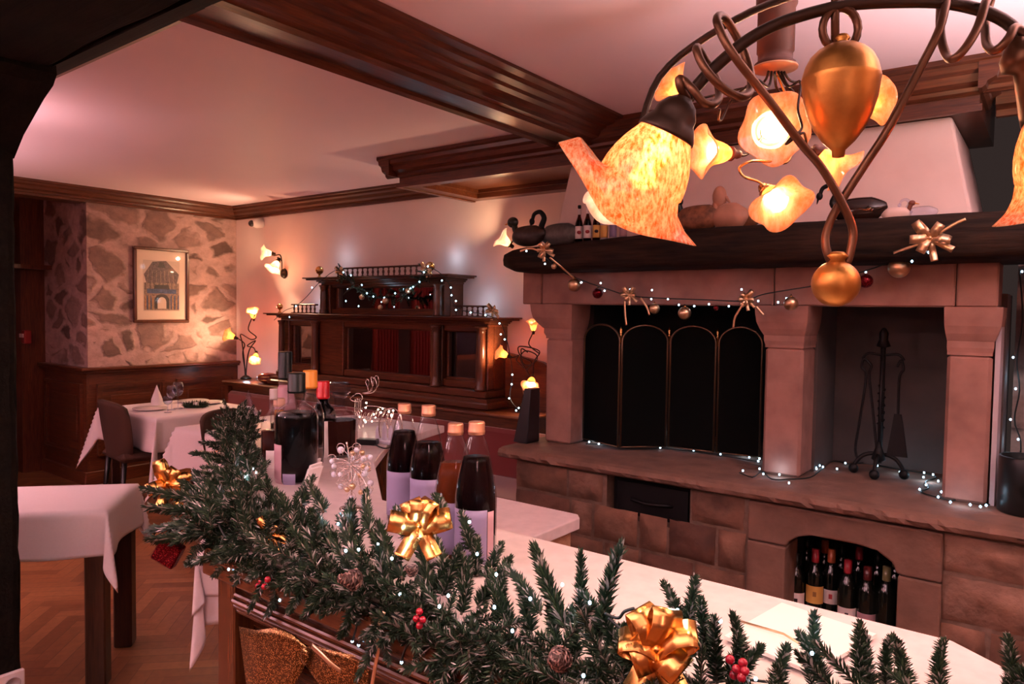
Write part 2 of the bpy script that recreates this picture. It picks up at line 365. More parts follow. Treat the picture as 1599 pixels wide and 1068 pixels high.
CONE = plain('pine_cone', (.05, .02, .012), .6); CONET = plain('frosted_scale', (.22, .12, .09), .5); BERRY = plain('red_berry', (.32, .008, .02), .2)
TULIP = shade_glass('tulip_glass', (.85, .17, .025), (.98, .64, .38), .65, .10, 150, (1.3,1.3,.5), .45)
FLOWER = shade_glass('flower_glass', (1.0, .36, .12), (1.0, .55, .28), .8, .14, 60)
FLOWERP = shade_glass('pale_flower_glass', (1.0, .58, .36), (1.0, .78, .62), .8, .18, 30)
WIRE = plain('silver_wire', (.75, .65, .60), .2, 1.0); PEARL = plain('pearl', (.75, .72, .82), .15); WHITEP = plain('white_plastic', (.75, .70, .68), .4); BLACKP = plain('black_plastic', (.01, .01, .012), .3)
BROWNF = plain('brown_upholstery', (.042, .015, .007), .85); BLACKLEG = plain('black_leg', (.006, .005, .005), .4); DLEG = wood('dark_leg', (.02, .008, .004), (.06, .024, .012), 'z', .35)
# ================================================================== THE ROOM
CZ = 2.63
XZ = Matrix.Rotation(PI/2, 4, 'X')      # (x, y, z) -> (x, -z, y): polygons drawn in x-z, extruded along -y
struct('floor', MB().box(-8.4, 1.8, -2.8, 4.45, -.05, 0), PARQ)
struct('ceiling', MB().box(-8.4, 1.8, -2.8, 4.45, CZ, CZ+.06), CEIL)
struct('wall_back', MB().box(-6.85, -2.2, 4.25, 4.4, 0, CZ), PLASTER)
struct('wall_left', MB().box(-7.05, -6.85, 2.8, 4.4, 0, CZ), RUBBLE)
struct('wall_left_return', MB().box(-8.4, -7.05, 2.8, 2.95, 0, CZ), RUBBLE)
struct('wall_left_header', MB().box(-7.05, -6.85, -2.8, 2.8, 2.505, CZ), WOODY)
struct('wall_far_left', MB().box(-8.4, -8.25, -2.8, 2.8, 0, CZ), plain('dark_wall', (.05, .025, .018), .8))
WALLD = plain('brown_wall', (.22, .11, .07), .8, noise=.15, nscale=3)
struct('wall_front', MB().box(-8.25, 1.8, -2.8, -2.65, 0, CZ), WALLD)
struct('wall_right', MB().box(1.65, 1.8, -2.65, 3.75, 0, CZ), WALLD)
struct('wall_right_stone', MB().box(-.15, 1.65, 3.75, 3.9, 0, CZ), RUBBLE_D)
# crown mouldings: profile (out from the wall, down from the ceiling)
CR = [(0,0),(.12,0),(.12,-.018),(.105,-.024),(.10,-.040),(.078,-.052),(.066,-.075),(.042,-.088),(.038,-.102),(.022,-.106),(.022,-.125),(0,-.125)]
struct('trim_1', MB().extr(CR, (-6.85,-2.65,CZ), (-6.85,4.25,CZ), (1,0,0)), WOODY)
struct('trim_2', MB().extr(CR, (-6.85,4.25,CZ), (-3.6,4.25,CZ), (0,-1,0)), WOODX)
# moulded beam on the ceiling, running to the chimney cornice
b = [(-2.475,CZ+.001),(-2.475,2.612),(-2.445,2.604),(-2.435,2.588),(-2.40,2.580),(-2.375,2.560),(-2.345,2.556),(-2.338,2.540),(-2.318,2.530),(-2.298,2.540),(-2.285,2.552),(-2.19,2.552),(-2.175,2.540),(-2.155,2.530),(-2.135,2.532),(-2.128,2.518),(-2.085,2.518),
     (-2.078,2.538),(-2.045,2.542),(-2.02,2.552),(-2.0,2.574),(-1.965,2.580),(-1.955,2.592),(-1.91,2.598),(-1.895,2.612),(-1.85,2.616),(-1.85,CZ+.001)]
struct('trim_3', MB().prism(b, -1.0, -3.46, XZ), WOODY)
# soffit box with a sunk panel, and the cornice round the chimney hood
S = MB()
S.box(-3.62, -2.30, 3.47, 3.56, 2.44, CZ); S.box(-3.62, -2.30, 4.15, 4.25, 2.44, CZ); S.box(-3.62, -3.50, 3.56, 4.15, 2.44, CZ); S.box(-2.42, -2.30, 3.56, 4.15, 2.44, CZ)
S.box(-3.50, -2.42, 3.56, 4.15, 2.50, CZ)
for (x0,x1,y0,y1) in ((-3.50,-2.42,3.56,3.585),(-3.50,-2.42,4.125,4.15),(-3.50,-3.47,3.585,4.125),(-2.45,-2.42,3.585,4.125)): S.box(x0,x1,y0,y1,2.475,2.50)
S.box(-3.64, -2.30, 3.455, 3.475, 2.432, 2.452); S.box(-3.64, -3.60, 3.475, 4.25, 2.432, 2.452)
CB = [(0,0),(.11,0),(.11,-.02),(.095,-.028),(.09,-.05),(.07,-.062),(.06,-.09),(.03,-.105),(.026,-.12),(.012,-.13),(0,-.13)]
S.extr(CB, (-3.73,3.47,CZ), (-.18,3.47,CZ), (0,-1,0)); S.extr(CB, (-3.62,3.37,CZ), (-3.62,4.25,CZ), (-1,0,0))
struct('trim_4', S, WOODX)
S = MB(); S.box(-2.30, -.29, 3.47, 4.25, 2.44, CZ); S.box(-2.30, -.28, 3.455, 3.475, 2.432, 2.46); S.extr(CB, (-.29,3.37,CZ), (-.29,3.76,CZ), (1,0,0))
CL = [(0,0),(.16,0),(.16,-.02),(.13,-.03),(.12,-.07),(.09,-.08),(.08,-.13),(.04,-.145),(.035,-.17),(0,-.17)]
S.extr(CL, (-.25,3.75,CZ), (1.65,3.75,CZ), (0,-1,0))
struct('trim_5', S, WOODX)
# panelled wainscot
def panel_y(mb, x, ya, yb, za, zb, n, sgn=1, d=.04):
    """panels on a wall of constant x, facing +x (sgn 1)"""
    mb.box(x, x+sgn*.02, ya, yb, za, zb)
    w_ = (yb-ya)/n
    for i in range(n):
        a, b_ = ya+i*w_+.06, ya+(i+1)*w_-.06; z0, z1 = za+.15, zb-.10
        for k, (o, h) in enumerate(((0, .032), (.022, .022))):
            for q in ((a+o, b_-o, z0+o, z0+o+.022), (a+o, b_-o, z1-o-.022, z1-o), (a+o, a+o+.022, z0+o+.022, z1-o-.022), (b_-o-.022, b_-o, z0+o+.022, z1-o-.022)):
                mb.box(x+sgn*.02, x+sgn*(.02+h), *q)
        for q in ((a+.12, b_-.12, z0+.11, z1-.11),): mb.box(x+sgn*.02, x+sgn*.032, *q, b=.01)
def panel_x(mb, y, xa, xb, za, zb, n):
    """panels on a wall of constant y, facing -y"""
    mb.box(xa, xb, y-.02, y, za, zb); w_ = (xb-xa)/n
    for i in range(n):
        a, b_ = xa+i*w_+.06, xa+(i+1)*w_-.06; z0, z1 = za+.15, zb-.10
        for o, h in ((0, .032), (.022, .022)):
            for q in ((a+o, b_-o, z0+o, z0+o+.022), (a+o, b_-o, z1-o-.022, z1-o), (a+o, a+o+.022, z0+o+.022, z1-o-.022), (b_-o-.022, b_-o, z0+o+.022, z1-o-.022)):
                mb.box(q[0], q[1], y-.02-h, y-.02, q[2], q[3])
        mb.box(a+.12, b_-.12, y-.032, y-.02, z0+.11, z1-.11, b=.01)
W = MB(); panel_y(W, -6.85, 2.80, 4.25, .1, 1.0, 2)
W.box(-6.85, -6.80, 2.76, 4.25, 0, .12, b=.006); W.box(-6.85, -6.785, 2.745, 4.25, 1.0, 1.02, b=.005); W.box(-6.85, -6.765, 2.72, 4.25, 1.02, 1.05, b=.008)
struct('trim_6', W, WOODY)
W = MB(); panel_x(W, 2.80, -7.75, -6.83, .1, 1.0, 1)
W.box(-7.75, -6.80, 2.75, 2.80, 0, .12, b=.006); W.box(-7.75, -6.785, 2.735, 2.80, 1.0, 1.02, b=.005); W.box(-7.75, -6.765, 2.715, 2.80, 1.02, 1.05, b=.008)
struct('trim_7', W, WOODX)
# dark doorway beyond the stone corner
D = MB(); D.box(-7.95, -7.78, 2.60, 2.80, 0, CZ); D.box(-8.0, -7.60, 2.42, 2.80, 1.93, 1.97); struct('trim_8', D, WOODZ)
dr = struct('door_1', MB().box(-8.25, -8.20, 1.7, 2.6, 0, 2.05, b=.01), plain('dark_door', (.012, .008, .007), .4))
obj('door_frame', MB().box(-8.25,-8.17,1.62,1.7,0,2.12).box(-8.25,-8.17,2.6,2.68,0,2.12).box(-8.25,-8.17,1.62,2.68,2.05,2.13), WOODZ, dr)
obj('door_handle', MB().tube([(-8.2,2.5,1.0),(-8.15,2.5,1.0),(-8.15,2.38,1.0)], .009), BRASS, dr)
rb = thing('alarm_box', 'small red call box with a white plate beside the stone corner', 'alarm', (-7.78, 2.68, 1.30))
obj('housing', MB().box(-7.84, -7.70, 2.60, 2.66, 1.23, 1.36, b=.01), plain('red_plastic', (.28, .02, .02), .4), rb)
obj('plate', MB().box(-7.815, -7.725, 2.594, 2.600, 1.29, 1.325), plain('plate_white', (.7, .6, .6), .5), rb)
# old timbers on the left
T_ = MB(); rnd = random.Random(4)
def rough_bar(mb, p0, p1, w, h, seg=26, amp=.006, mi=0, taper=None):
    p0 = Vector(p0); p1 = Vector(p1); d = (p1-p0).normalized(); up = Vector((0,0,1)) if abs(d.z) < .8 else Vector((0,1,0)); s_ = d.cross(up).normalized(); up = s_.cross(d)
    N = 20; vs = []; fs = []
    for i in range(seg+1):
        t = i/seg; c = p0.lerp(p1, t); ww, hh = (w, h) if not taper else taper(t)
        for k in range(N):
            a = 2*PI*k/N; cx = math.copysign(abs(math.cos(a))**.28, math.cos(a)); cy = math.copysign(abs(math.sin(a))**.28, math.sin(a))
            j = amp*(rnd.random()-.5)
            vs.append(c + s_*(cx*(ww/2)+j) + up*(cy*(hh/2)+amp*(rnd.random()-.5)))
    for i in range(seg):
        for k in range(N): fs.append((i*N+k, i*N+(k+1) % N, (i+1)*N+(k+1) % N, (i+1)*N+k))
    fs.append(tuple(range(N))[::-1]); fs.append(tuple(range(seg*N, seg*N+N)))
    return mb.add(vs, fs, None, mi, False)
rough_bar(T_, (-8.2, .74, 2.495), (1.6, .74, 2.495), .49, .27, 60, .010)
struct('trim_9', T_, ROUGH)
MYZ = Matrix(((0,0,1,0),(1,0,0,0),(0,1,0,0),(0,0,0,1)))
struct('trim_10', MB().prism([(1.29,CZ),(1.365,CZ),(1.36,2.614),(1.335,2.606),(1.31,2.592),(1.29,2.58)], -6.84, 1.6, MYZ), WOODX)
struct('trim_12', MB().prism([(.975,CZ),(1.29,CZ),(1.29,2.572),(1.22,2.522),(1.10,2.44),(.975,2.37)], -6.84, 1.6, MYZ), ROUGH)
T_ = MB(); rough_bar(T_, (-3.15, .86, 0), (-3.15, .86, 2.38), .37, .26, 40, .006)
br = [(-2.99,2.12),(-2.90,2.19),(-2.72,2.285),(-2.645,2.315),(-2.615,2.345),(-2.625,2.40),(-3.3,2.40),(-3.3,2.12)]
T_.prism(br, -.80, -.985, XZ)
struct('trim_11', T_, ROUGH)
ol = thing('wall_socket', 'white power socket near the foot of the dark timber post', 'socket', (-2.96, .93, .2))
for y0 in (.885,): obj('cover_plate', MB().box(-2.968, -2.950, y0-.06, y0+.098, .195, .277, b=.004), WHITEP, ol)
obj('socket_well', MB().lathe([(.001,-.004),(.019,-.004),(.022,0),(.022,.003),(.026,.003),(.026,0)], 24, Matrix.Translation((-2.948,.942,.236)) @ Matrix.Rotation(PI/2,4,'Y')), plain('socket_grey', (.4,.36,.36), .5), ol)
# red curtains and a dark window that the sideboard's mirror picks up
def curtain(name, label, y0, y1):
    n = 40; vs = []; fs = []
    for i in range(n+1):
        y = y0+(y1-y0)*i/n; x = -6.70+.035*math.sin(i*1.25)
        for z in (.05, 1.2, 2.45): vs.append((x, y, z))
        for z in (2.45, 1.2, .05): vs.append((x-.006, y, z))
    for i in range(n):
        for k in range(6): fs.append((i*6+k, i*6+(k+1) % 6, (i+1)*6+(k+1) % 6, (i+1)*6+k))
    tag(obj(name, MB().add(vs, fs, None, 0, True), plain('red_curtain', (.20, .012, .012), .8)), label, 'curtain', 'red curtains at the left wall')
curtain('curtain', 'red curtain hanging from the left wall nearer the stone corner', 1.75, 2.15); curtain('curtain', 'red curtain hanging from the left wall further from the stone corner', 1.05, 1.5)
wd = struct('window_1', MB().box(-6.86,-6.80,-.2,1.0,.9,2.2).box(-6.80,-6.78,-.2,-.13,.9,2.2).box(-6.80,-6.78,.93,1.0,.9,2.2), WOODZ)
obj('window_pane', MB().box(-6.80,-6.795,-.13,.93,.97,2.13), plain('night_glass', (.01,.012,.02), .05), wd)
# cords and shades modelled round the added fill lights behind the camera
LS = [('added fill pendant with a shade nearest the right wall behind the camera',), ('added fill pendant with a shade in the middle of the room',), ('added fill pendant with a shade nearest the curtained wall',)]
for i, (p, e_) in enumerate(FILL_LAMPS):
    t = thing('unseen_pendant', LS[i][0], 'lamp', (p[0], p[1], CZ), 'added fill pendants behind the camera')
    obj('cord', MB().tube([(p[0],p[1],CZ),(p[0],p[1],p[2]+.2)], .004), CORD, t)
    obj('lamp_shade', MB().lathe([(.05,.2),(.10,.18),(.20,.02),(.195,.02),(.095,.17),(.05,.19)], 24, T(*p), caps=False), FLOWERP, t)
t = thing('unseen_pendant', 'small shaded lamp close to the ceiling behind the timber post', 'lamp', (-4.45, 1.22, CZ))
obj('cord', MB().tube([(-4.45,1.22,CZ),(-4.45,1.22,2.38)], .004), CORD, t)
obj('lamp_shade', MB().lathe([(.03,2.20),(.07,2.21),(.10,2.30),(.095,2.30),(.065,2.216),(.03,2.206)], 20, T(-4.45,1.22,0), caps=False), FLOWERP, t)
for i, (p, e_) in enumerate(FILL_UPLIGHTS):  # torchieres invented to carry the added ceiling spots
    t = thing('fill_torchiere', ('added fill torchiere by the curtained left wall', 'added fill torchiere in the middle of the room behind the camera', 'added fill torchiere near the right wall behind the bar end', 'added fill torchiere between the bar and the right end of the hearth', 'added fill torchiere close behind the camera')[i], 'lamp', (p[0], p[1], 0), 'added fill torchieres outside the frame')
    obj('base', MB().lathe([(0,0),(.13,0),(.13,.015),(.03,.03),(0,.03)], 24, T(p[0], p[1], 0)), DBRONZE, t)
    obj('pole', MB().tube([(p[0],p[1],.02),(p[0],p[1],p[2]-.06)], .012), DBRONZE, t)
    obj('lamp_bowl', MB().lathe([(.0,-.08),(.05,-.075),(.14,-.02),(.15,.03),(.145,.03),(.13,-.015),(.045,-.065),(0,-.068)], 28, T(*p)), DBRONZE, t)
# ================================================================== PICTURE
pt = thing('framed_picture', 'framed print of a gatehouse on the rubble stone wall', 'picture', (-6.84, 3.455, 1.8))
x = -6.83; F_ = MB()
y0, y1, z0, z1 = 3.19, 3.72, 1.445, 2.155; fw = .028
for q in ((y0,y1,z0,z0+fw),(y0,y1,z1-fw,z1),(y0,y0+fw,z0+fw,z1-fw),(y1-fw,y1,z0+fw,z1-fw)): F_.box(x-.015, x+.02, *q, b=.006)
obj('frame', F_, WOODZ, pt)
obj('mat_board', MB().box(x-.01, x, y0+fw, y1-fw, z0+fw, z1-fw), plain('mat_board', (.78,.60,.48), .5), pt)
SK = plain('print_sky', (.62,.47,.38), .5); ROOFM = plain('print_roof', (.13,.08,.08), .5, noise=.5, nscale=60); WALM = plain('print_wall', (.27,.17,.13), .5, noise=.6, nscale=70); BLU = plain('print_blue', (.06,.08,.16), .5, noise=.5, nscale=50); DKI = plain('print_dark', (.05,.035,.035), .5); OCH = plain('print_ochre', (.40,.20,.09), .5, noise=.4, nscale=60)
pr = MB(); YZ = Matrix(((0,0,1,0),(1,0,0,0),(0,1,0,0),(0,0,0,1)))   # polygon in y-z, thickness in x
a0, a1, c0, c1 = y0+.09, y1-.09, z0+.11, z1-.12
def yz(poly, k, mi): pr.prism([(a0+(a1-a0)*u, c0+(c1-c0)*v) for u, v in poly], x+.0005*k, x+.0005*(k+1), YZ, mi)
yz([(0,0),(1,0),(1,1),(0,1)], 1, 0); yz([(.02,.02),(.98,.02),(.98,.56),(.02,.56)], 2, 2)
yz([(.02,.72),(.25,.97),(.62,1),(.98,.74),(.92,.56),(.08,.56)], 3, 1); yz([(.38,.86),(.45,.97),(.55,.97),(.60,.86)], 4, 4)
for i in range(7): yz([(.10+.12*i,.56),(.12+.12*i,.56),(.15+.11*i,.80),(.13+.11*i,.80)], 4, 2)
for i in range(8): yz([(.05+.12*i,.42),(.065+.12*i,.42),(.065+.12*i,.56),(.05+.12*i,.56)], 4, 4)
yz([(.10,.35),(.90,.35),(.90,.44),(.10,.44)], 4, 3); yz([(.28,.44),(.72,.44),(.68,.52),(.32,.52)], 5, 4)
yz([(.30,.05)]+[(.5+.2*math.cos(PI-PI*i/10), .22+.12*math.sin(PI*i/10)) for i in range(11)]+[(.70,.05)], 5, 4)
yz([(.38,.05)]+[(.5+.12*math.cos(PI-PI*i/10), .18+.10*math.sin(PI*i/10)) for i in range(11)]+[(.62,.05)], 6, 0)
for i in range(5): yz([(.04+.05*i,.04),(.07+.05*i,.04),(.07+.05*i,.30-.02*i),(.04+.05*i,.32)], 5, 3 if i % 2 else 5)
for i in range(5): yz([(.74+.05*i,.04),(.77+.05*i,.04),(.77+.05*i,.32),(.74+.05*i,.30)], 5, 5 if i % 2 else 3)
obj('print', pr, [SK, ROOFM, WALM, BLU, DKI, OCH], pt)
obj('glass', MB().box(x+.006, x+.008, y0+fw, y1-fw, z0+fw, z1-fw), glassy('picture_glass', (1,1,1), .04), pt)
cmr = thing('security_camera', 'white dome security camera high in the room corner', 'camera', (-6.40, 4.24, 2.43))
obj('housing', MB().lathe([(.0,0),(.045,0),(.05,.012),(.05,.07),(.035,.10),(.0,.11)], 20, aim((-6.38,4.25,2.45),(-.25,-1,-.15))), WHITEP, cmr)
obj('lens', MB().sph((-6.412,4.145,2.435), .032), BLACKP, cmr)
# ================================================================== FIREPLACE
fp = thing('fireplace', 'double stone fireplace with a timber mantel and white plaster hood', 'fireplace', (-1.3, 3.6, 0))
rnd = random.Random(11)
# base of ashlar blocks
B = MB()
B.box(-2.28, -1.73, 3.06, 4.24, 0, .81); B.box(-1.73, -1.30, 3.06, 4.24, 0, .615); B.box(-1.73,-1.30,3.25,4.24,.615,.81); B.box(-1.30, -1.03, 3.06, 4.24, 0, .81)
B.box(-.31, 1.64, 3.06, 3.74, 0, .81); B.box(-1.03, -.31, 3.06, 4.24, 0, .28); B.box(-1.03,-.90,3.2,4.24,.28,.81); B.box(-.42,-.31,3.2,4.24,.28,.81); B.box(-.90,-.42,3.75,4.24,.28,.81); B.box(-.90,-.42,3.10,3.75,.72,.81)
rows = [(.0,.13),(.145,.30),(.315,.475),(.49,.655),(.67,.805)]
def blk(x0, x1, z0, z1):
    if x1-x0 < .03: return
    n, m = max(3, int((x1-x0)/.03)), max(3, int((z1-z0)/.03)); vs = []; fs = []
    ph = rnd.random()*9; q0 = .012+.01*rnd.random()
    for i in range(n+1):
        for j in range(m+1):
            u, v = i/n, j/m; e = min(u, 1-u)*(x1-x0); f_ = min(v, 1-v)*(z1-z0); k = min(1, min(e, f_)/.02)
            vs.append((x0+(x1-x0)*u+(rnd.random()-.5)*.006, 3.06-.002-k*(q0*1.3+.013*math.sin(ph+u*6+v*4)+.008*rnd.random()), z0+(z1-z0)*v+(rnd.random()-.5)*.005))
    for i in range(n):
        for j in range(m): fs.append((i*(m+1)+j, (i+1)*(m+1)+j, (i+1)*(m+1)+j+1, i*(m+1)+j+1))
    B.add(vs, fs, None, rnd.choice((1, 1, 2, 3)), True)
for ri, (za, zb) in enumerate(rows):
    for (xa, xb) in ((-2.28,-1.03), (-.31,1.6)):
        spans = [(xa, xb)]
        if xa < -2 and ri == 4: spans = [(-2.28,-1.74), (-1.29,-1.04)]
        for sa, sb in spans:
            xx = sa
            while xx < sb-.001:
                wd_ = .13+rnd.random()*.26
                if sb-xx-wd_ < .12: wd_ = sb-xx
                blk(xx, xx+wd_-.014, za, zb); xx += wd_
obj('base', B, [MORTAR, ASHLAR, ASHLAR2, ASHLAR3], fp)
obj('niche_back', MB().box(-.90,-.42,3.70,3.75,.28,.72).box(-.90,-.895,3.2,3.7,.28,.72).box(-.425,-.42,3.2,3.7,.28,.72), SOOT, fp)
# niche surround
N_ = MB()
op = [(-.87,.0),(-.87,.60),(-.855,.66),(-.82,.695),(-.77,.71),(-.60,.71),(-.53,.70),(-.475,.665),(-.455,.60),(-.455,.0)]
N_.prism([(-1.03,.0),(-1.03,.64),(-.87,.64),(-.87,.0)], -3.035, -3.22, XZ); N_.prism([(-.455,.0),(-.455,.62),(-.31,.62),(-.31,.0)], -3.035, -3.22, XZ)
N_.prism([(-1.03,.645),(-1.03,.81),(-.31,.81),(-.31,.625),(-.457,.625),(-.475,.665),(-.53,.70),(-.60,.71),(-.77,.71),(-.82,.695),(-.855,.67),(-.87,.645)], -3.035, -3.22, XZ)
N_.prism([(-.87,.0),(-.87,.28),(-.455,.28),(-.455,.0)], -3.045, -3.22, XZ)
obj('niche_surround', N_, SANDD, fp, bevel=.008)
# ash door
od = obj('oven_door', MB().box(-1.725,-1.305,3.12,3.15,.62,.805, b=.004).box(-1.70,-1.33,3.11,3.12,.64,.785, b=.003), IRON, fp)
obj('door_handle', MB().tube(spline([(-1.62,3.11,.70),(-1.60,3.085,.705),(-1.52,3.08,.70),(-1.43,3.085,.705),(-1.41,3.11,.70)]), .008), IRON, od)
# hearth slab with a rough front edge
Hs = MB(); n = 150; vs = []; fs = []; xs0, xs1 = -2.36, 1.6
for i in range(n+1):
    xx = xs0+(xs1-xs0)*i/n; r1 = [(rnd.random()-.5)*.014 for _ in range(4)]
    vs += [(xx, 4.2 if xx < -.2 else 3.74, .878), (xx, 3.035, .876), (xx, 3.005+r1[0]*.5, .868), (xx, 2.992+r1[1], .850), (xx, 3.0+r1[2], .832), (xx, 3.02, .822), (xx, 4.2 if xx < -.2 else 3.74, .822)]
for i in range(n):
    for k in range(7): fs.append((i*7+k, i*7+(k+1) % 7, (i+1)*7+(k+1) % 7, (i+1)*7+k))
fs += [tuple(range(7))[::-1], tuple(range(n*7, n*7+7))]
obj('hearth_slab', Hs.add(vs, fs), SANDD, fp)
HZ = .878
# pillars with corbelled capitals
def pillar(x0, x1, y0, y1, left=.085, right=.02, name='pillar'):
    zt = 1.455
    p = obj(name, MB().box(x0, x1, y0, y1, HZ, zt, b=.012), SAND, fp)
    c = MB(); oL, oR = left, right
    prof = [(0, zt), (.0, zt+.012), (.012, zt+.03), (.012, zt+.055), (.02, zt+.06), (.05, zt+.085), (.075, zt+.115), (.085, zt+.15), (.09, zt+.188)]
    vs = []; fs = []
    for k, (o, z) in enumerate(prof):
        a, b_, g = o*oL/.085, o*oR/.085, o*.35
        vs += [(x0-a, y0-g, z), (x1+b_, y0-g, z), (x1+b_, y1, z), (x0-a, y1, z)]
    for k in range(len(prof)-1):
        for j in range(4): fs.append((k*4+j, k*4+(j+1) % 4, k*4+4+(j+1) % 4, k*4+4+j))
    fs += [(3,2,1,0), tuple(range(len(vs)-4, len(vs)))]
    obj('capital', c.add(vs, fs), SAND, p)
pillar(-2.27, -2.105, 3.30, 3.46); pillar(-1.062, -.895, 3.30, 3.50, .04, .022); pillar(-.350, -.200, 3.30, 3.50, .012, .028)
# lintel of three stones
L_ = MB()
for a, b_ in ((-2.43,-2.30), (-2.296,-1.03), (-1.026,-.33), (-.326,-.19)): L_.box(a, b_, 3.29, 3.52, 1.643, 1.83, b=.006)
obj('lintel', L_, SAND, fp)
# fireboxes
obj('firebox', MB().box(-2.06,-.995,4.10,4.24,HZ,1.7).box(-2.27,-2.06,3.46,4.24,HZ,1.7).box(-2.06,-.995,3.5,4.10,1.66,1.72), SOOT, fp)
obj('side_firebox', MB().box(-.995,-.885,3.50,4.24,HZ,1.7).box(-.885,-.30,3.84,4.24,HZ,1.7).box(-.30,-.17,3.50,3.84,HZ,1.7).box(-.885,-.30,3.5,3.84,1.66,1.72), GREYPL, fp)
obj('edge_strip', MB().box(-.193,-.176,3.315,3.76,HZ,1.64), plain('white_strip', (.45,.40,.42), .7), fp)
# timber mantel
def mt(t): return (.44, .128+.035*min(1, t*3.2))
M_ = MB(); n = 70; N = 22; vs = []; fs = []
for i in range(n+1):
    t = i/n; xx = -2.44+(1.62+2.44)*t; top = 1.948+.05*min(1, max(0, (t-.02)*4))-.02*max(0, t-.4); bot = 1.812
    end = min(1, .62+t*22); cy, cz = 3.33, (top+bot)/2
    for k in range(N):
        a = 2*PI*k/N; ca, sa = math.cos(a), math.sin(a)
        cx_ = math.copysign(abs(ca)**.35, ca); sy = math.copysign(abs(sa)**.35, sa)
        vs.append((xx+(rnd.random()-.5)*.004, cy+cx_*.215*(.9+.1*end)+(rnd.random()-.5)*.006, cz+sy*(top-bot)/2*end+(rnd.random()-.5)*.004))
for i in range(n):
    for k in range(N): fs.append((i*N+k, i*N+(k+1) % N, (i+1)*N+(k+1) % N, (i+1)*N+k))
fs += [tuple(range(N))[::-1], tuple(range(n*N, n*N+N))]
obj('mantel_beam', M_.add(vs, fs, None, 0, True), ROUGHM, fp)
# hood
zt, zb = 2.44, 1.93
vs = [(-2.27,3.52,zt),(-.39,3.52,zt),(-.39,4.24,zt),(-2.27,4.24,zt),(-2.36,3.46,zb),(-.28,3.46,zb),(-.28,4.24,zb),(-2.36,4.24,zb)]
obj('hood', MB().add(vs, [(0,1,2,3),(4,5,6,7),(0,1,5,4),(1,2,6,5),(2,3,7,6),(3,0,4,7)]), HOODM, fp, bevel=.012)
# ------------------------------------------------------------------ fire screen
AGEDB = plain('aged_brass', (.20,.13,.08), .35, .9)
fs_ = thing('fire_screen', 'four panel arched folding screen standing in the left firebox', 'fire screen', (-1.6, 3.4, HZ))
pts = [at(909,690,'z',HZ), at(966,704,'z',HZ), at(1041,703,'z',HZ), at(1116,712,'z',HZ), at(1188,720,'z',HZ)]
for i in range(4):
    a, b_ = pts[i], pts[i+1]; d = (b_-a); L = d.length; d.normalize(); a2 = a+d*.008; L -= .016
    def pp(u, z): return a2+d*(L*u)+Vector((0,0,z))
    H0, H1 = .575, .66
    arch = [pp(.5-.5*math.cos(PI*k/14), H0+(H1-H0)*math.sin(PI*k/14)) for k in range(15)]
    fr = MB(); fr.tube([pp(0,.02), pp(0,H0)]+arch[1:-1]+[pp(1,H0), pp(1,.02)], .0055, 8, 0); fr.tube([pp(0,.02), pp(1,.02)], .004)
    q = obj('panel_frame', fr, AGEDB, fs_)
    nn = Vector((-d.y, d.x, 0))*.001
    loop = [pp(0,.02)]+[pp(0,H0)]+arch[1:-1]+[pp(1,H0), pp(1,.02)]; k = len(loop)
    vs = [p-nn for p in loop]+[p+nn for p in loop]
    obj('mesh_panel', MB().add(vs, [tuple(range(k)), tuple(range(k, 2*k))[::-1]]+[(j, k+j, k+(j+1) % k, (j+1) % k) for j in range(k)]), SCREENM, q)
for p in pts[1:4]:
    obj('finial', MB().lathe([(.004,.56),(.004,.60),(.009,.606),(.004,.612),(.009,.63),(.001,.655)], 10, Matrix.Translation(p)), BRASS, fs_)
# ------------------------------------------------------------------ fire tools
c = at(1375, 745, 'z', HZ); c.y = 3.60; c.x = -.63
st = thing('fire_tool_stand', 'black iron fire tool stand on three curled feet', 'fire tools', c)
def V(x_, y_, z_): return Vector((c.x+x_, c.y+y_, HZ+z_))
obj('post', MB().tube([V(0,0,.06), V(0,0,.60)], .011, 8).lathe([(.0,.58),(.03,.59),(.018,.62),(.02,.65),(.008,.67),(0,.675)], 12, Matrix.Translation(V(0,0,0))), IRON, st)
tw = [V(.014*math.cos(k*1.1), .014*math.sin(k*1.1), .22+k*.006) for k in range(34)]
obj('twist', MB().tube(tw, .004, 6), IRON, st)
obj('cross_arm', MB().tube(spline([V(-.085,.0,.53), V(-.06,0,.555), V(0,0,.55), V(.06,0,.555), V(.085,0,.53)]), .006, 8), IRON, st)
for a in (PI*1.05, -PI*.05, -PI*.5):
    q = lambda r_, z_: V(r_*math.cos(a), r_*math.sin(a), z_)
    obj('foot', MB().tube(spline([q(0,.09), q(.03,.10), q(.07,.085), q(.10,.045), q(.105,.018)]), [.009]*24+[.013], 8).sph(q(.105,.024), .022, sc=(1,.8,1)), IRON, st)
tg = MB(); tg.tube(spline([V(-.045,-.01,.50), V(-.075,-.01,.53), V(-.085,-.01,.49), V(-.065,-.01,.45), V(-.085,-.01,.25), V(-.10,-.01,.12), V(-.09,-.01,.07)]), .0055, 8)
tg.tube(spline([V(-.075,-.01,.53), V(-.045,-.01,.50), V(-.052,-.01,.45), V(-.03,-.01,.28), V(-.012,-.01,.12), V(-.018,-.01,.08)]), .0055, 8)
tag(obj('fire_tongs', tg, IRON), 'black iron fire tongs hanging on the left of the tool stand', 'tongs')
pk = MB().tube([V(.0,-.018,.52), V(.0,-.022,.10)], .006, 8).lathe([(.006,.10),(.03,.02),(.001,-.0)], 10, Matrix.Translation(V(0,-.022,.06)))
tag(obj('poker', pk, IRON), 'black iron poker hanging in the middle of the tool stand', 'poker')
sh = thing('fire_shovel', 'black iron shovel hanging on the right of the tool stand', 'shovel', V(.08,-.01,.3))
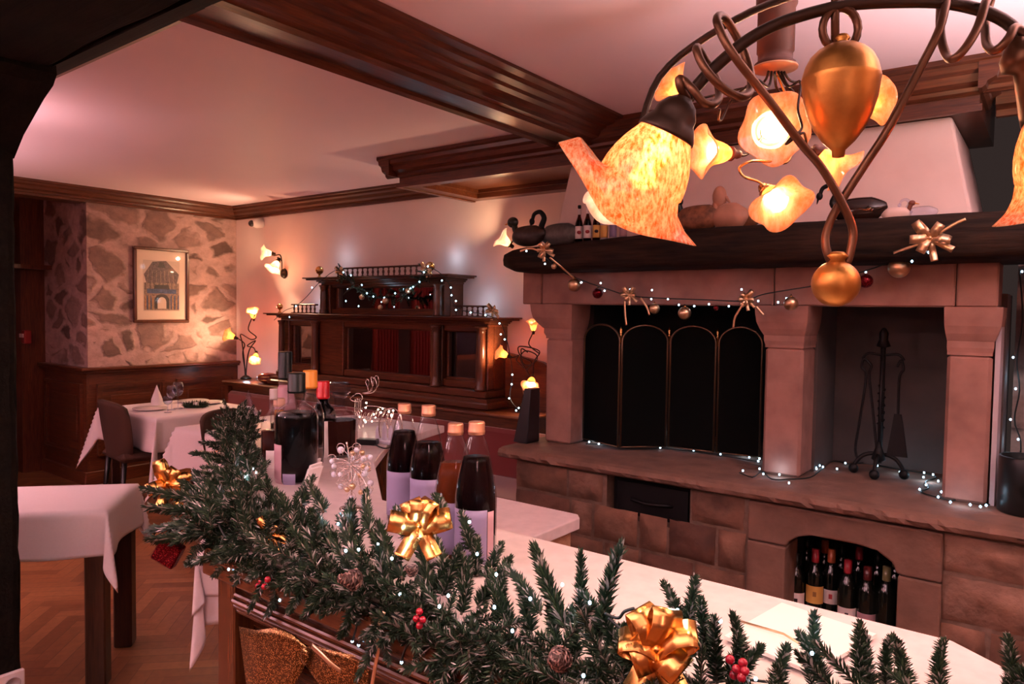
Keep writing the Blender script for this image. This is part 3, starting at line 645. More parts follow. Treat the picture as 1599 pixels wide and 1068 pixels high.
obj('handle', MB().tube(spline([V(.06,-.01,.50), V(.075,-.01,.53), V(.085,-.01,.49), V(.07,-.01,.45), V(.07,-.01,.28)]), .0055, 8), IRON, sh)
obj('blade', MB().prism([(.03,.10),(.115,.10),(.095,.23),(.085,.29),(.055,.29),(.048,.23)], 0, .006, Matrix.Translation(V(0,-.01,0)) @ Matrix.Rotation(PI/2,4,'X')), IRON, sh)
# ------------------------------------------------------------------ things on the hearth
pot = thing('black_pot', 'tall matt black cylinder pot at the right end of the hearth', 'pot', (-.07, 3.28, HZ))
obj('body', MB().lathe([(0,0),(.088,0),(.092,.005),(.092,.205),(.090,.21),(.086,.21),(.086,.19),(0,.19)], 32, Matrix.Translation((-.075,3.285,HZ))), plain('matt_black', (.006,.009,.009), .35), pot)
bl = thing('black_box', 'black tapered box leaning beside the left fireplace pillar', 'box', (-2.32, 3.25, HZ))
vs = []
for z, a in ((HZ+.001,0), (HZ+.30,1)): vs += [(-2.385+.05*a, 3.16+.03*a, z), (-2.29, 3.16+.03*a, z), (-2.29, 3.28, z), (-2.385+.05*a, 3.28, z)]
obj('body', MB().add(vs, [(0,1,2,3),(4,5,6,7),(0,1,5,4),(1,2,6,5),(2,3,7,6),(3,0,4,7)]), BLACKP, bl, bevel=.006)
# ================================================================== SIDEBOARD AND BENCH
bn = thing('banquette', 'long panelled banquette with red velvet seat under the mirrored sideboard', 'bench', (-4.6, 4.0, 0))
obj('back_panel', MB().box(-6.42, -2.80, 3.90, 4.24, 0, .87).box(-6.42,-6.36,3.86,3.90,0,.87), WOODX, bn)
obj('ledge', MB().box(-6.44, -2.78, 3.83, 4.24, .87, .895, b=.008).box(-6.43,-2.79,3.85,3.9,.85,.87), WOODX, bn)
obj('back_cushion', MB().box(-6.34, -2.44, 3.83, 3.90, .46, .80, b=.025), VELVET, bn)
obj('seat_cushion', MB().box(-6.34, -2.40, 3.36, 3.86, .38, .48, b=.03), VELVET, bn)
obj('seat_box', MB().box(-6.38, -2.38, 3.42, 3.90, 0, .38), WOODX, bn)
ep = MB(); pl = [(-3.22,.896),(-2.80,.896),(-2.78,1.02)]+[(-2.93+.15*math.cos(PI*k/18), 1.08+.17*math.sin(PI*k/18)) for k in range(1, 9)]+[(-3.0,1.265),(-3.22,1.30)]
obj('end_panel', ep.prism(pl, -4.16, -4.20, XZ), WOODL, bn)
sb = thing('mirrored_sideboard', 'dark carved two-tier sideboard with mirrors and turned balustrades', 'sideboard', (-4.44, 4.1, .895))
Z0 = .896; X0, X1 = -5.73, -3.27; CX = -4.42
YF = 4.02
G = MB()
G.box(X0-.10, X1+.08, 3.92, 4.245, Z0, Z0+.05, b=.01).box(X0-.08, X1+.06, 3.94, 4.245, Z0+.05, Z0+.075).box(X0-.03, X1+.02, 3.97, 4.245, Z0+.075, Z0+.13, b=.008)
obj('plinth', G, WOODX, sb)
G = MB(); G.box(X0, X1, 4.09, 4.245, Z0+.13, 1.50)
for (a, b_) in ((X0, X0+.10), (-5.26, -4.87), (-3.85, -3.72), (X1-.10, X1)): G.box(a, b_, YF, 4.09, Z0+.13, 1.50, b=.006)
for (a, b_) in ((X0+.10,-5.26), (-4.87,-3.85), (-3.72,X1-.10)): G.box(a, b_, YF+.01, 4.09, Z0+.13, Z0+.19, b=.008).box(a, b_, YF+.01, 4.09, 1.445, 1.50, b=.008)
obj('lower_tier', G, WOODX, sb)
G = MB()
def cornice(g, x0, x1, z, k=1.0, yb=4.245, yf=YF):
    for o, za, zb in ((.01,0,.018),(.03,.018,.03),(.045,.03,.042),(.085*k+.03,.042,.055),(.11*k+.03,.055,.066)):
        g.box(x0-o, x1+o, yf-o*.8, yb, z+za, z+zb, b=.004)
cornice(G, X0, X1, 1.49); obj('lower_cornice', G, WOODX, sb)
U0, U1 = -5.16, -3.71
G = MB(); G.box(U0, U1, 4.10, 4.245, 1.556, 1.81)
for a, b_ in ((U0, U0+.10), (U1-.10, U1)): G.box(a, b_, 4.03, 4.10, 1.556, 1.81, b=.006)
G.box(U0+.1, U1-.1, 4.05, 4.10, 1.556, 1.60, b=.006).box(U0+.1, U1-.1, 4.05, 4.10, 1.785, 1.81, b=.006)
obj('upper_tier', G, WOODX, sb)
G = MB(); cornice(G, U0, U1, 1.805, 1.0, yf=4.03)
obj('upper_cornice', G, WOODX, sb)
for x_, z0_, z1_, r_ in ((-5.69,Z0+.13,1.49,.028),(-5.20,Z0+.13,1.49,.034),(-3.75,Z0+.13,1.49,.036),(-3.31,Z0+.13,1.49,.036),(-5.11,1.556,1.805,.032),(-3.75,1.556,1.805,.034)):
    H_ = z1_-z0_; q = [(r_*1.25,0),(r_*1.25,.012),(r_*1.1,.02),(r_*1.2,.03),(r_*.95,.042),(r_,.10*H_+.04),(r_*.98,.5*H_),(r_*.9,H_-.06),(r_*.85,H_-.04),(r_*1.05,H_-.034),(r_*.9,H_-.026),(r_*1.25,H_-.014),(r_*1.25,H_)]
    obj('column', MB().lathe(q, 20, T(x_, 3.985 if z0_ < 1.4 else 4.005, z0_)), WOODZ, sb)
for nm, a, b_, z0_, z1_ in (('mirror',-4.85,-3.87,1.08,1.44), ('side_mirror',-5.60,-5.28,1.10,1.44), ('side_mirror',-3.69,-3.40,1.10,1.44), ('upper_mirror',-4.98,-3.86,1.61,1.78)):
    f_ = MB()
    for q in ((a-.02,b_+.02,z0_-.02,z0_),(a-.02,b_+.02,z1_,z1_+.02),(a-.02,a,z0_,z1_),(b_,b_+.02,z0_,z1_)): f_.box(q[0], q[1], 4.06, 4.09, q[2], q[3], b=.005)
    k = obj('mirror_frame', f_, WOODX, sb); obj('mirror_glass', MB().box(a, b_, 4.078 if z0_ < 1.5 else 4.085, 4.105, z0_, z1_), MIRROR, k)
BAL = [(.010,0),(.010,.008),(.005,.014),(.011,.035),(.007,.05),(.004,.056),(.009,.064),(.010,.072)]
def balus(name, x0, x1, y, z, n):
    r = obj('balustrade_rail', MB().box(x0, x1, y-.018, y+.018, z+.072, z+.085, b=.004).box(x0, x1, y-.014, y+.014, z, z+.008), WOODX, sb)
    for i in range(n): obj('baluster', MB().lathe(BAL, 10, T(x0+.03+(x1-x0-.06)*i/(n-1), y, z+.004)), WOODZ, r)
balus('a', -5.04, -3.90, 4.08, 1.872, 18); balus('b', -5.66, -5.30, 4.08, 1.557, 6); balus('c', -3.66, -3.34, 4.08, 1.557, 6)
for i, (x_, z_, r_, lb) in enumerate(((-5.20,1.872,.036,'gilt ball on a foot at the left end of the upper cornice'), (-3.86,1.872,.036,'gilt ball on a foot at the right end of the upper cornice'), (-5.78,1.557,.028,'small gilt ball at the left end of the lower cornice'))):
    g = thing('gilt_ball', lb, 'ornament', (x_, 4.03, z_), 'gilt balls on the sideboard')
    obj('ball', MB().sph((x_, 4.03, z_+.03+r_), r_, 18, 12), BRASS, g); obj('foot', MB().lathe([(r_*.6,0),(r_*.6,.006),(r_*.25,.015),(r_*.3,.04)], 14, T(x_,4.03,z_)), BRASS, g)
# ------------------------------------------------------------------ cloth
def cloth_mb(a, b_, drop, z, wave=.012, tip=.42, nx=44, seed=0, th=.003, tipk=.45):
    rn = random.Random(seed); ph = [rn.random()*6 for _ in range(4)]
    def grid(h, core):
        k1 = [-h-drop*(1-i/14) for i in range(14)]; k2 = [-h+2*h*i/core for i in range(core+1)]
        return k1+k2+[-v for v in k1[::-1]]
    gu, gv = grid(a, 16), grid(b_, 16); vs = []
    for u in gu:
        for v in gv:
            ou, ov = max(0, abs(u)-a), max(0, abs(v)-b_); su, sv = (1 if u > 0 else -1), (1 if v > 0 else -1)
            m_, M_2 = min(ou, ov), (ou**5+ov**5)**.2; dn = M_2+tip*m_
            ew = 1 if (ou or ov) else 0
            x_ = max(-a, min(a, u))+su*(.006*ew*(ou > 0)+tipk*m_); y_ = max(-b_, min(b_, v))+sv*(.006*ew*(ov > 0)+tipk*m_)
            if ou > 0 and ov == 0: x_ += su*wave*(ou/drop)*math.sin(v*13+ph[0]+su)
            if ov > 0 and ou == 0: y_ += sv*wave*(ov/drop)*math.sin(u*13+ph[1]+sv)
            if m_ > 0 and ou > ov: y_ -= sv*.03*math.sin(PI*ov/ou)*ou/drop
            if m_ > 0 and ov > ou: x_ -= su*.03*math.sin(PI*ou/ov)*ov/drop
            vs.append((x_, y_, z-dn))
    nu, nv = len(gu), len(gv); fs = [(i*nv+j, (i+1)*nv+j, (i+1)*nv+j+1, i*nv+j+1) for i in range(nu-1) for j in range(nv-1)]
    return MB().add(vs, fs, None, 0, True)
def cloth(name, label, M, a, b_, drop, z, cat='tablecloth', **k):
    mb = cloth_mb(a, b_, drop, z, **k); mb.v = [tuple(M @ Vector(v)) for v in mb.v]
    o = obj(name, mb, CLOTH); s_ = o.modifiers.new('thick', 'SOLIDIFY'); s_.thickness = .003; s_.offset = 1
    return tag(o, label, cat)
def table(label, M, a, b_, z, leg=.035, inset=.03, top=.03):
    t = thing('dining_table', label, 'table', M.translation)
    def tr(mb): mb.v = [tuple(M @ Vector(v)) for v in mb.v]; return mb
    obj('table_top', tr(MB().box(-a, a, -b_, b_, z-top, z)), DLEG, t)
    obj('apron', tr(MB().box(-a+.05, a-.05, -b_+.05, b_-.05, z-top-.07, z-top)), DLEG, t)
    for sx in (-1, 1):
        for sy in (-1, 1):
            X_, Y_ = sx*(a-inset-leg), sy*(b_-inset-leg)
            obj('leg', tr(MB().box(X_-leg, X_+leg, Y_-leg, Y_+leg, 0, z-top, b=.006)), DLEG, t)
    return t
# near narrow table with its cloth
A_ = Vector((-3.107, 1.333, 0)); e1 = Vector((-.77,.64,0)).normalized(); e2 = Vector((-.67,-.74,0)).normalized()
L1, L2 = .475, .95; cc = A_+e1*L1/2+e2*L2/2
M1 = Matrix(((e1.x, e2.x, 0, cc.x), (e1.y, e2.y, 0, cc.y), (0,0,1,0), (0,0,0,1)))
table('small dark-legged table nearest the timber post', M1, L1/2-.005, L2/2-.005, .745, .040, .004)
cloth('tablecloth', 'plain white cloth with one pointed corner on the table by the timber post', M1, L1/2, L2/2, .19, .752, seed=2, tip=.55, tipk=.28, wave=.018)
# far table and the one in front of it
M2 = T(-5.87, 3.10, 0) @ RZ(.03)
table('dark table against the panelled stone wall', M2, .44, .41, .745)
cloth('tablecloth', 'white cloth on the table against the panelled stone wall', M2,   .46, .43, .26, .752, seed=5, tip=.8, wave=.02)
M3 = T(-4.50, 2.98, 0)
table('dark table half hidden behind the fir garland', M3, .40, .38, .745)
cloth('tablecloth', 'white cloth on the table half hidden behind the fir garland', M3, .42, .40, .33, .752, seed=7, tip=.5, wave=.02)
# tiny side table tucked under the bar end
d1 = Vector((-.83,.55,0)).normalized(); d2 = Vector((.55,.83,0)).normalized(); N0 = Vector((-2.16,1.215,0)); cc = N0+d1*.25+d2*.11
M4 = Matrix(((d1.x, d2.x, 0, cc.x), (d1.y, d2.y, 0, cc.y), (0,0,1,0), (0,0,0,1)))
table('narrow table pushed against the end of the bar', M4, .245, .10, .79, .012, .075)
cloth('tablecloth', 'white undercloth with a long corner at the end of the bar', M4,   .25, .11, .22, .797, seed=3, tip=.45, wave=.01, tipk=.12)
cloth('topper_cloth', 'pale folded topper over the undercloth at the end of the bar', M4, .258, .118, .13, .803, 'cloth', seed=4, tip=.25, wave=.012, tipk=.08)
# ------------------------------------------------------------------ chairs
def chair(label, loc, rz):
    t = thing('dining_chair', label, 'chair', loc, 'brown upholstered chairs'); M = T(*loc) @ RZ(rz)
    def tr(mb): mb.v = [tuple(M @ Vector(v)) for v in mb.v]; return mb
    obj('seat', tr(MB().box(-.22,.22,-.20,.22,.41,.48, b=.03)), BROWNF, t)
    n, m = 14, 14; vs = []; fs = []
    for s_ in (0, 1):
        for i in range(n+1):
            for j in range(m+1):
                u = -1+2*i/n; v = j/m
                wd = .20+.09*math.sin(min(1, v*1.25)*PI/2); top = .33+.11*math.sqrt(max(0, 1-abs(u)**2.4))
                a = u*1.05; R_ = .26
                vs.append((R_*math.sin(a)*wd/.24, -.20-(v*.05)+(.26-R_*math.cos(a))*.7+(.018 if s_ else -.018)*min(1, (1-abs(u))*8+.2), .44+v*top))
    k = (n+1)*(m+1)
    for s_ in (0, 1):
        for i in range(n):
            for j in range(m): fs.append(tuple(s_*k+q for q in (i*(m+1)+j, (i+1)*(m+1)+j, (i+1)*(m+1)+j+1, i*(m+1)+j+1)))
    for j in range(m):
        fs.append((j, j+1, k+j+1, k+j)); q = n*(m+1); fs.append((q+j, q+j+1, k+q+j+1, k+q+j))
    for i in range(n):
        fs.append((i*(m+1), (i+1)*(m+1), k+(i+1)*(m+1), k+i*(m+1))); fs.append((i*(m+1)+m, (i+1)*(m+1)+m, k+(i+1)*(m+1)+m, k+i*(m+1)+m))
    obj('backrest', tr(MB().add(vs, fs, None, 0, True)), BROWNF, t)
    for sx in (-1, 1):
        for sy in (-1, 1):
            obj('leg', tr(MB().tube([(sx*.17, sy*.16, .42), (sx*.20, sy*.20, 0)], [.022, .013], 8)), BLACKLEG, t)
chair('brown upholstered chair with a rounded back at the far corner table', (-5.76, 2.72, 0), -.10)
chair('brown upholstered chair at the half hidden middle table', (-4.46, 2.86, 0), -PI/2+.30)
# ------------------------------------------------------------------ tableware
def glass_prof(h, r): return [(r*.8,0),(r*.8,.003),(.004,.008),(.004,h*.45),(r*.6,h*.52),(r,h*.68),(r*.95,h*.85),(r*.78,h),(r*.76,h),(r*.92,h*.85),(r*.97,h*.68),(r*.57,h*.53),(0,h*.47)]
ZT = .756
for i, (px, py, h, r, lb) in enumerate(((268,640,.20,.04,'wine glass standing left of the greenery on the far table'), (278,638,.22,.045,'larger wine glass standing behind the greenery on the far table'), (262,644,.13,.035,'short glass beside the wine glasses on the far table'))):
    p = at(px, py, 'z', ZT); tag(obj('wine_glass', MB().lathe(glass_prof(h, r), 20, Matrix.Translation(p)), GLASSF), lb, 'glass', 'glasses on the far table')
for px, py, r, lb in ((234,640,.13,'white plate nearest the brown chair on the far table'), (302,628,.13,'white plate in front of the bench on the far table'), (325,630,.12,'white plate at the right corner of the far table')):
    p = at(px, py, 'z', ZT); tag(obj('plate', MB().lathe([(0,0),(r*.6,0),(r,.014),(r,.018),(r*.6,.006),(0,.006)], 28, Matrix.Translation(p)), plain('china', (.8,.74,.74), .2)), lb, 'plate', 'plates on the far table')
p = at(245, 632, 'z', ZT); tag(obj('folded_napkin', MB().lathe([(.05,0),(.045,.05),(.02,.12),(.002,.17)], 7, Matrix.Translation(p), sm=False), CLOTH), 'white napkin folded into a cone on the far table', 'napkin')
p = at(306, 636, 'z', ZT); t = thing('table_wreath', 'small green wreath with a white tea light on the far table', 'wreath', p)
wm = MB(); rn = random.Random(5)
for i in range(240):
    a = rn.random()*2*PI; b_ = rn.random()*2*PI; c_ = p+Vector((.085*math.cos(a), .085*math.sin(a), .02)); d_ = Vector((math.cos(a)*math.cos(b_), math.sin(a)*math.cos(b_), math.sin(b_)))
    wm.tube([c_, c_+d_*.028+Vector((0,0,.006))], [.004,.0008], 3)
obj('greenery', wm.tube([p+Vector((.085*math.cos(2*PI*k/20), .085*math.sin(2*PI*k/20), .015)) for k in range(20)], .012, 6, closed=True), NEEDLE, t)
obj('tea_light', MB().lathe([(0,0),(.022,0),(.022,.04),(.018,.042),(.018,.034),(0,.034)], 16, Matrix.Translation(p)), plain('candle_white', (.8,.74,.7), .4), t)
p = at(418, 599, 'y', 3.98); p.z = .895
t = thing('striped_bowl', 'dark red striped bowl on the bench ledge beside the left flower lamp', 'bowl', p)
obj('bowl', MB().lathe([(.03,0),(.08,.02),(.095,.05),(.085,.08),(.05,.095),(0,.10)], 24, Matrix.Translation(p)), plain('maroon_glaze', (.16,.03,.03), .15), t)
for z_, r_ in ((.035,.091),(.065,.093)): obj('gilt_band', MB().lathe([(r_,z_-.004),(r_+.002,z_),(r_,z_+.004)], 24, Matrix.Translation(p), caps=False), BRASS, t)
p = at(388, 652, 'z', ZT); t = thing('glass_tree', 'small clear glass fir tree on the middle table', 'ornament', p)
obj('tree', MB().lathe([(.035,0),(.04,.01),(.06,.03),(.03,.07),(.05,.075),(.025,.115),(.035,.12),(.015,.155),(.022,.16),(.002,.21)], 14, Matrix.Translation(p)), GLASSF, t)
# ------------------------------------------------------------------ flower shades and wall lamps
def flower_mb(R, L, waves=4, amp=.12, seed=0, thick=.0025, flat=1.0, lip=.22):
    """an open bell of glass with a wavy rim, socket at the origin, mouth towards +z"""
    rn = random.Random(seed); ph = rn.random()*6; n, m = 48, 16; vs = []; fs = []
    prof = [(0,.16),(.08,.27),(.2,.37),(.35,.44),(.5,.49),(.62,.56),(.72,.66),(.82,.79),(.92,.92),(1,1.03)]
    def pf(t):
        for (a, ra), (b_, rb_) in zip(prof, prof[1:]):
            if t <= b_: return ra+(rb_-ra)*(t-a)/(b_-a)
        return 1
    for s_ in (0, 1):
        for i in range(m+1):
            t = i/m; r = pf(t)*R
            for k in range(n):
                a = 2*PI*k/n; wv = max(0, (t-.45)/.55)**1.5
                rr = r*(1+amp*wv*math.sin(waves*a+ph)+.5*amp*wv*math.sin(2*a+ph*2))-s_*thick
                zz = L*t-lip*L*wv*(.25+.5*(1+math.sin(waves*a+ph+.8)))*.6
                vs.append((rr*math.cos(a), rr*math.sin(a)*flat, zz))
    K = (m+1)*n
    for s_ in (0, 1):
        for i in range(m):
            for k in range(n):
                k2 = (k+1) % n; f = (i*n+k, i*n+k2, (i+1)*n+k2, (i+1)*n+k)
                fs.append(tuple(s_*K+q for q in (f if s_ == 0 else f[::-1])))
    for k in range(n):
        k2 = (k+1) % n; fs.append((m*n+k, m*n+k2, K+m*n+k2, K+m*n+k)); fs.append((k, k2, K+k2, K+k))
    return MB().add(vs, fs, None, 0, True)
def shade_on(parent, pos, d, R, L, mat=None, power=3, socket=DBRONZE, bulb=True, seed=0, waves=4, col=WARM, lightat=.55, amp=.10, lip=.2, rad=.02):
    M = aim(pos, d); mb = flower_mb(R, L, waves, amp, seed, lip=lip); mb.v = [tuple(M @ Vector(v)) for v in mb.v]
    s_ = obj('lamp_shade', mb, mat or FLOWER, parent)
    obj('lamp_socket', MB().lathe([(0,-.9*R*.5),(R*.14,-.45*R),(R*.2,-.3*R),(R*.17,-.2*R),(R*.30,-.05*R),(R*.30,.04*R),(0,.05*R)], 16, M), socket, parent)
    if bulb: obj('light_bulb', MB().lathe([(R*.10,0),(R*.2,L*.15),(R*.22,L*.3),(R*.14,L*.42),(.0,L*.45)], 14, M), BULB, parent)
    if power: light(M @ Vector((0,0,L*lightat)), power, col, rad, parent)
    return M
# left wall lamp: squiggled stems that rise from the ledge
wl = thing('flower_lamp', 'squiggled iron lamp with three flower shades on the ledge left of the sideboard', 'lamp', (-6.37, 4.08, .9))
Y = 4.06
def wq(px, py, y=Y): return at(px, py, 'y', y)
DI = plain('lamp_iron', (.03,.018,.012), .45, .6)
obj('stem', MB().tube(spline([wq(383,587), wq(381,560), wq(378,535), wq(376,522), wq(392,530), wq(400,526), wq(388,515), wq(392,500,4.02), wq(398,492,4.0)]), .006, 6), DI, wl)
obj('stem', MB().tube(spline([wq(384,587), wq(386,562), wq(390,545), wq(399,532), wq(386,540), wq(396,543), wq(400,552,4.0)]), .006, 6), DI, wl)
obj('stem', MB().tube(spline([wq(385,588), wq(379,553), wq(382,538), wq(374,530), wq(366,527)]), .006, 6), DI, wl)
obj('base', MB().lathe([(.05,0),(.055,.01),(.03,.03),(.01,.04)], 16, Matrix.Translation((wq(384,592).x, Y, .896))), DI, wl)
shade_on(wl, wq(396,497,4.02), (.35,-.35,.8), .062, .10, power=8); shade_on(wl, wq(367,527,4.0), (-.8,-.5,.35), .07, .10, power=8, seed=1); shade_on(wl, wq(400,552,4.0), (.5,-.5,-.7), .062, .10, power=8, seed=2)
ws = thing('wall_sconce', 'two-shade flower sconce high on the wall near the corner', 'lamp', (-6.0, 4.24, 2.05))
obj('stem', MB().tube(spline([at(440,425,'y',4.24), at(440,408,'y',4.2), at(437,398,'y',4.14), at(428,399,'y',4.1), at(424,396,'y',4.08)]), .006, 6).tube(spline([at(440,408,'y',4.2), at(434,402,'y',4.12), at(434,408,'y',4.1)]), .006, 6), DI, ws)
obj('wall_plate', MB().lathe([(0,0),(.05,0),(.04,.02),(0,.025)], 18, Matrix.Translation(at(444,427,'y',4.245)) @ Matrix.Rotation(PI/2,4,'X')), DI, ws)
shade_on(ws, at(425,396,'y',4.08), (-.6,-.6,.1), .07, .10, power=9, seed=3, mat=FLOWERP); shade_on(ws, at(434,408,'y',4.08), (.0,-.55,-.8), .08, .11, power=9, seed=4, mat=FLOWERP)
wr = thing('flower_lamp', 'squiggled iron lamp with flower shades between the sideboard and fireplace', 'lamp', (-2.95, 4.1, .9))
Y = 4.08
obj('stem', MB().tube(spline([wq(830,592), wq(822,578), wq(812,560), wq(820,548), wq(836,553), wq(838,562), wq(826,570), wq(816,566), wq(814,545), wq(824,550)]), .0045, 6), DI, wr)
obj('stem', MB().tube(spline([wq(832,590), wq(834,565), wq(842,548), wq(811,541), wq(813,556), wq(830,566), wq(822,578)]), .0045, 6), DI, wr)
obj('stem', MB().tube(spline([wq(842,552), wq(826,538), wq(831,522), wq(833,516)]), .0045, 6), DI, wr)
obj('stem', MB().tube(spline([wq(818,575), wq(806,562), wq(810,555), wq(801,558), wq(793,556)]), .0045, 6), DI, wr)
shade_on(wr, wq(793,556,4.04), (-.8,-.35,.35), .058, .085, power=4, seed=5); shade_on(wr, wq(831,590,4.02), (.25,-.55,-.6), .065, .09, power=4, seed=6); shade_on(wr, wq(833,517,4.1), (.1,-.2,.9), .05, .08, power=2, seed=7)
w4 = thing('wall_sconce', 'pale flower sconce just behind the left end of the mantel', 'lamp', (-3.15, 4.24, 2.1))
obj('stem', MB().tube(spline([at(802,372,'y',4.245), at(800,378,'y',4.15), at(796,380,'y',4.1)]), .006, 6), DI, w4)
shade_on(w4, at(796,382,'y',4.1), (-.5,-.5,.5), .075, .10, power=9, seed=8, mat=FLOWERP)
bb = thing('gold_bauble', 'small gold bauble hanging from a ribbon by the right flower lamp', 'bauble', wq(819,633,4.02))
obj('ball', MB().sph(wq(819,633,4.02), .028), GOLDP, bb); obj('ribbon', MB().tube([wq(819,627,4.02), wq(816,605,4.05), wq(818,600,4.05)], .0025, 4).tube([wq(819,627,4.02), wq(825,606,4.05)], .0025, 4), GOLDP, bb)
# ================================================================== CHANDELIERS
D = 1.05
def Q(px, py, d=D): return P(px, py, d)
ch = thing('chandelier', 'bronze coiled chandelier with a gilded urn and tulip shades', 'chandelier', Q(1310, -10))
arc = [(1066,160),(1090,132),(1112,109),(1161,67),(1206,41),(1250,25),(1300,12),(1340,6),(1400,3),(1472,4),(1528,15),(1566,31),(1592,52)]
obj('arched_arm', MB().tube(spline([Q(*p) for p in arc]), .0088, 12), DBRONZE, ch)
z1 = lambda x_, y_: (850+x_/2.67, y_/2.67); z3 = lambda x_, y_: (1200+x_/2.135, y_/2.135)
cl = [(600,420,.0),(570,370,-.02),(562,330,-.02),(585,340,-.02),(620,375,-.03),(660,425,-.03),(700,437,-.02),(728,405,.0),(722,345,.02),(700,300,.025),(665,240,.02),(640,200,.0),(636,212,-.02),(660,270,-.03),(710,335,-.035),(770,385,-.03),(825,405,-.02),(858,380,.0),(860,310,.02),(838,230,.03),(800,150,.03),(760,85,.02),(730,66,.0),(720,90,-.02),(750,165,-.035),(800,245,-.04),(870,335,-.035),(960,450,-.03),(1068,595,-.02)]
pts = [Q(*z1(a, b_), D+c_) for a, b_, c_ in cl]+[Q(1283,262,1.04), Q(1312,312,1.045), Q(1331,356,1.05), Q(1329,389,1.05), Q(1322,412,1.05)]
obj('coiled_rod', MB().tube(spline(pts), .0062, 10), BRONZE, ch)
cr = [(850,120,0),(835,95,-.02),(818,95,-.03),(800,128,-.035),(770,160,-.03),(745,168,-.02),(726,140,.0),(724,70,.02),(738,10,.03),(745,-25,.02),(725,5,-.02),(700,85,-.03),(660,155,-.035),(620,195,-.03),(595,185,-.01),(575,120,.01),(575,20,.03),(592,-35,.03),(600,-20,.01),(588,30,-.01),(565,110,-.02)]
pts = [Q(*z3(a, b_), D+c_) for a, b_, c_ in cr]+[Q(1434,112,1.035), Q(1387,201,1.04), Q(1350,258,1.055), Q(1317,309,1.062), Q(1298,342,1.06), Q(1289,372,1.055), Q(1293,398,1.05), Q(1303,416,1.05)]
obj('coiled_rod', MB().tube(spline(pts), .0062, 10), BRONZE, ch)
bp = Q(1305, 443)
obj('gilded_ball', MB().sph(bp, .0335, 32, 20).lathe([(.014,.025),(.012,.035),(.016,.04),(.010,.046),(0,.047)], 16, Matrix.Translation(bp)), GILT, ch)
up = Q(1312, 150); k = D/FPX
ur = [(0,-96),(9,-94),(10,-84),(14,-80),(24,-70),(36,-53),(46,-32),(54,-5),(57,20),(58,26),(57.5,28),(56.5,32),(53,46),(46,60),(36,70),(24,77),(12,80),(9,84),(12,88),(8,94),(0,96)]
obj('gilded_urn', MB().lathe([(max(.0001, r*k), z*k) for r, z in ur], 40, Matrix.Translation(up)), GILT, ch)
u2 = Q(1312, 45)
obj('urn_loop', MB().tube([u2+Vector((.026*math.cos(a)*_R.x, .026*math.cos(a)*_R.y, .03*math.sin(a))) for a in [2*PI*i/20 for i in range(20)]], .006, 8, closed=True).tube([Q(1304,85),Q(1304,10),Q(1306,-120,1.05)], .006, 8), BRONZE, ch)
obj('ceiling_rod', MB().tube([Q(1306,-60), Vector((Q(1306,-60).x, Q(1306,-60).y, CZ))], .007, 10), BRONZE, ch)
# tulip shade, two long petals that curl out
def tulip_mb(M, s):
    n, m = 72, 34; vs = []; fs = []
    body = [(0,30),(8,36),(25,45),(45,56),(65,64),(85,69),(105,71)]
    def br(u):
        for (a, ra), (b_, rb_) in zip(body, body[1:]):
            if u <= b_: return ra+(rb_-ra)*(u-a)/(b_-a)
        return body[-1][1]
    for s_ in (0, 1):
        for i in range(m+1):
            t = i/m
            for q in range(n):
                a = 2*PI*q/n; c_ = abs(math.cos(a))
                side = math.cos(a) < 0; lobe = c_**(3.4 if side else 2.2)
                base = [(105,73),(130,80),(155,80),(178,68)] if math.sin(a) > 0 else [(105,73),(124,77),(142,75),(155,66)]
                pet = [(105,70),(94,92),(82,120),(104,146)] if side else [(105,67),(124,76),(141,98),(152,124)]
                if t < .6: z_ = 105*t/.6; r = br(z_)
                else:
                    w_ = (t-.6)/.4*3; j = min(2, int(w_)); f = w_-j; f = f*f*(3-2*f)*.5+f*.5
                    qb = [base[j][e]+(base[j+1][e]-base[j][e])*f for e in (0, 1)]; qp = [pet[j][e]+(pet[j+1][e]-pet[j][e])*f for e in (0, 1)]
                    z_ = qb[0]+(qp[0]-qb[0])*lobe; r = qb[1]+(qp[1]-qb[1])*lobe
                    if w_ > 1.5: r += 2.5*math.sin(a*7)*(w_-1.5)/1.5
                r -= s_*2.0
                vs.append((r*math.cos(a)*s, r*math.sin(a)*s*.95, z_*s))
    K = (m+1)*n
    for s_ in (0, 1):
        for i in range(m):
            for q in range(n):
                q2 = (q+1) % n; f = (i*n+q, i*n+q2, (i+1)*n+q2, (i+1)*n+q); fs.append(tuple(s_*K+e for e in (f if not s_ else f[::-1])))
    for q in range(n):
        q2 = (q+1) % n; fs.append((m*n+q, m*n+q2, K+m*n+q2, K+m*n+q)); fs.append((q, q2, K+q2, K+q))
    mb = MB().add(vs, fs, None, 0, True); mb.v = [tuple(M @ Vector(v)) for v in mb.v]; return mb
dn = -Vector((0,0,1))
def frame(o, ax, px_):
    ax = ax.normalized(); xx = (px_-ax*px_.dot(ax)).normalized(); yy = ax.cross(xx)
    return Matrix(((xx.x,yy.x,ax.x,o.x),(xx.y,yy.y,ax.y,o.y),(xx.z,yy.z,ax.z,o.z),(0,0,0,1)))
ax = (_R*-.447-_U*.894+_F*.24); pxv = (_R*.894-_U*.447)
MT = frame(Q(1050,190), ax, pxv)
tl = obj('tulip_shade', tulip_mb(MT, k), TULIP, ch)
obj('lamp_socket', MB().lathe([(0,-42*k),(12*k,-40*k),(24*k,-30*k),(33*k,-14*k),(34*k,-4*k),(39*k,2*k),(46*k,16*k),(47*k,22*k),(43*k,22*k),(30*k,6*k),(0,4*k)], 32, MT), DBRONZE, ch)
obj('light_bulb', MB().lathe([(8*k,10*k),(14*k,24*k),(22*k,46*k),(22*k,64*k),(12*k,76*k),(0,79*k)], 20, MT), glow('tulip_bulb', (1,.88,.76), 80), ch)
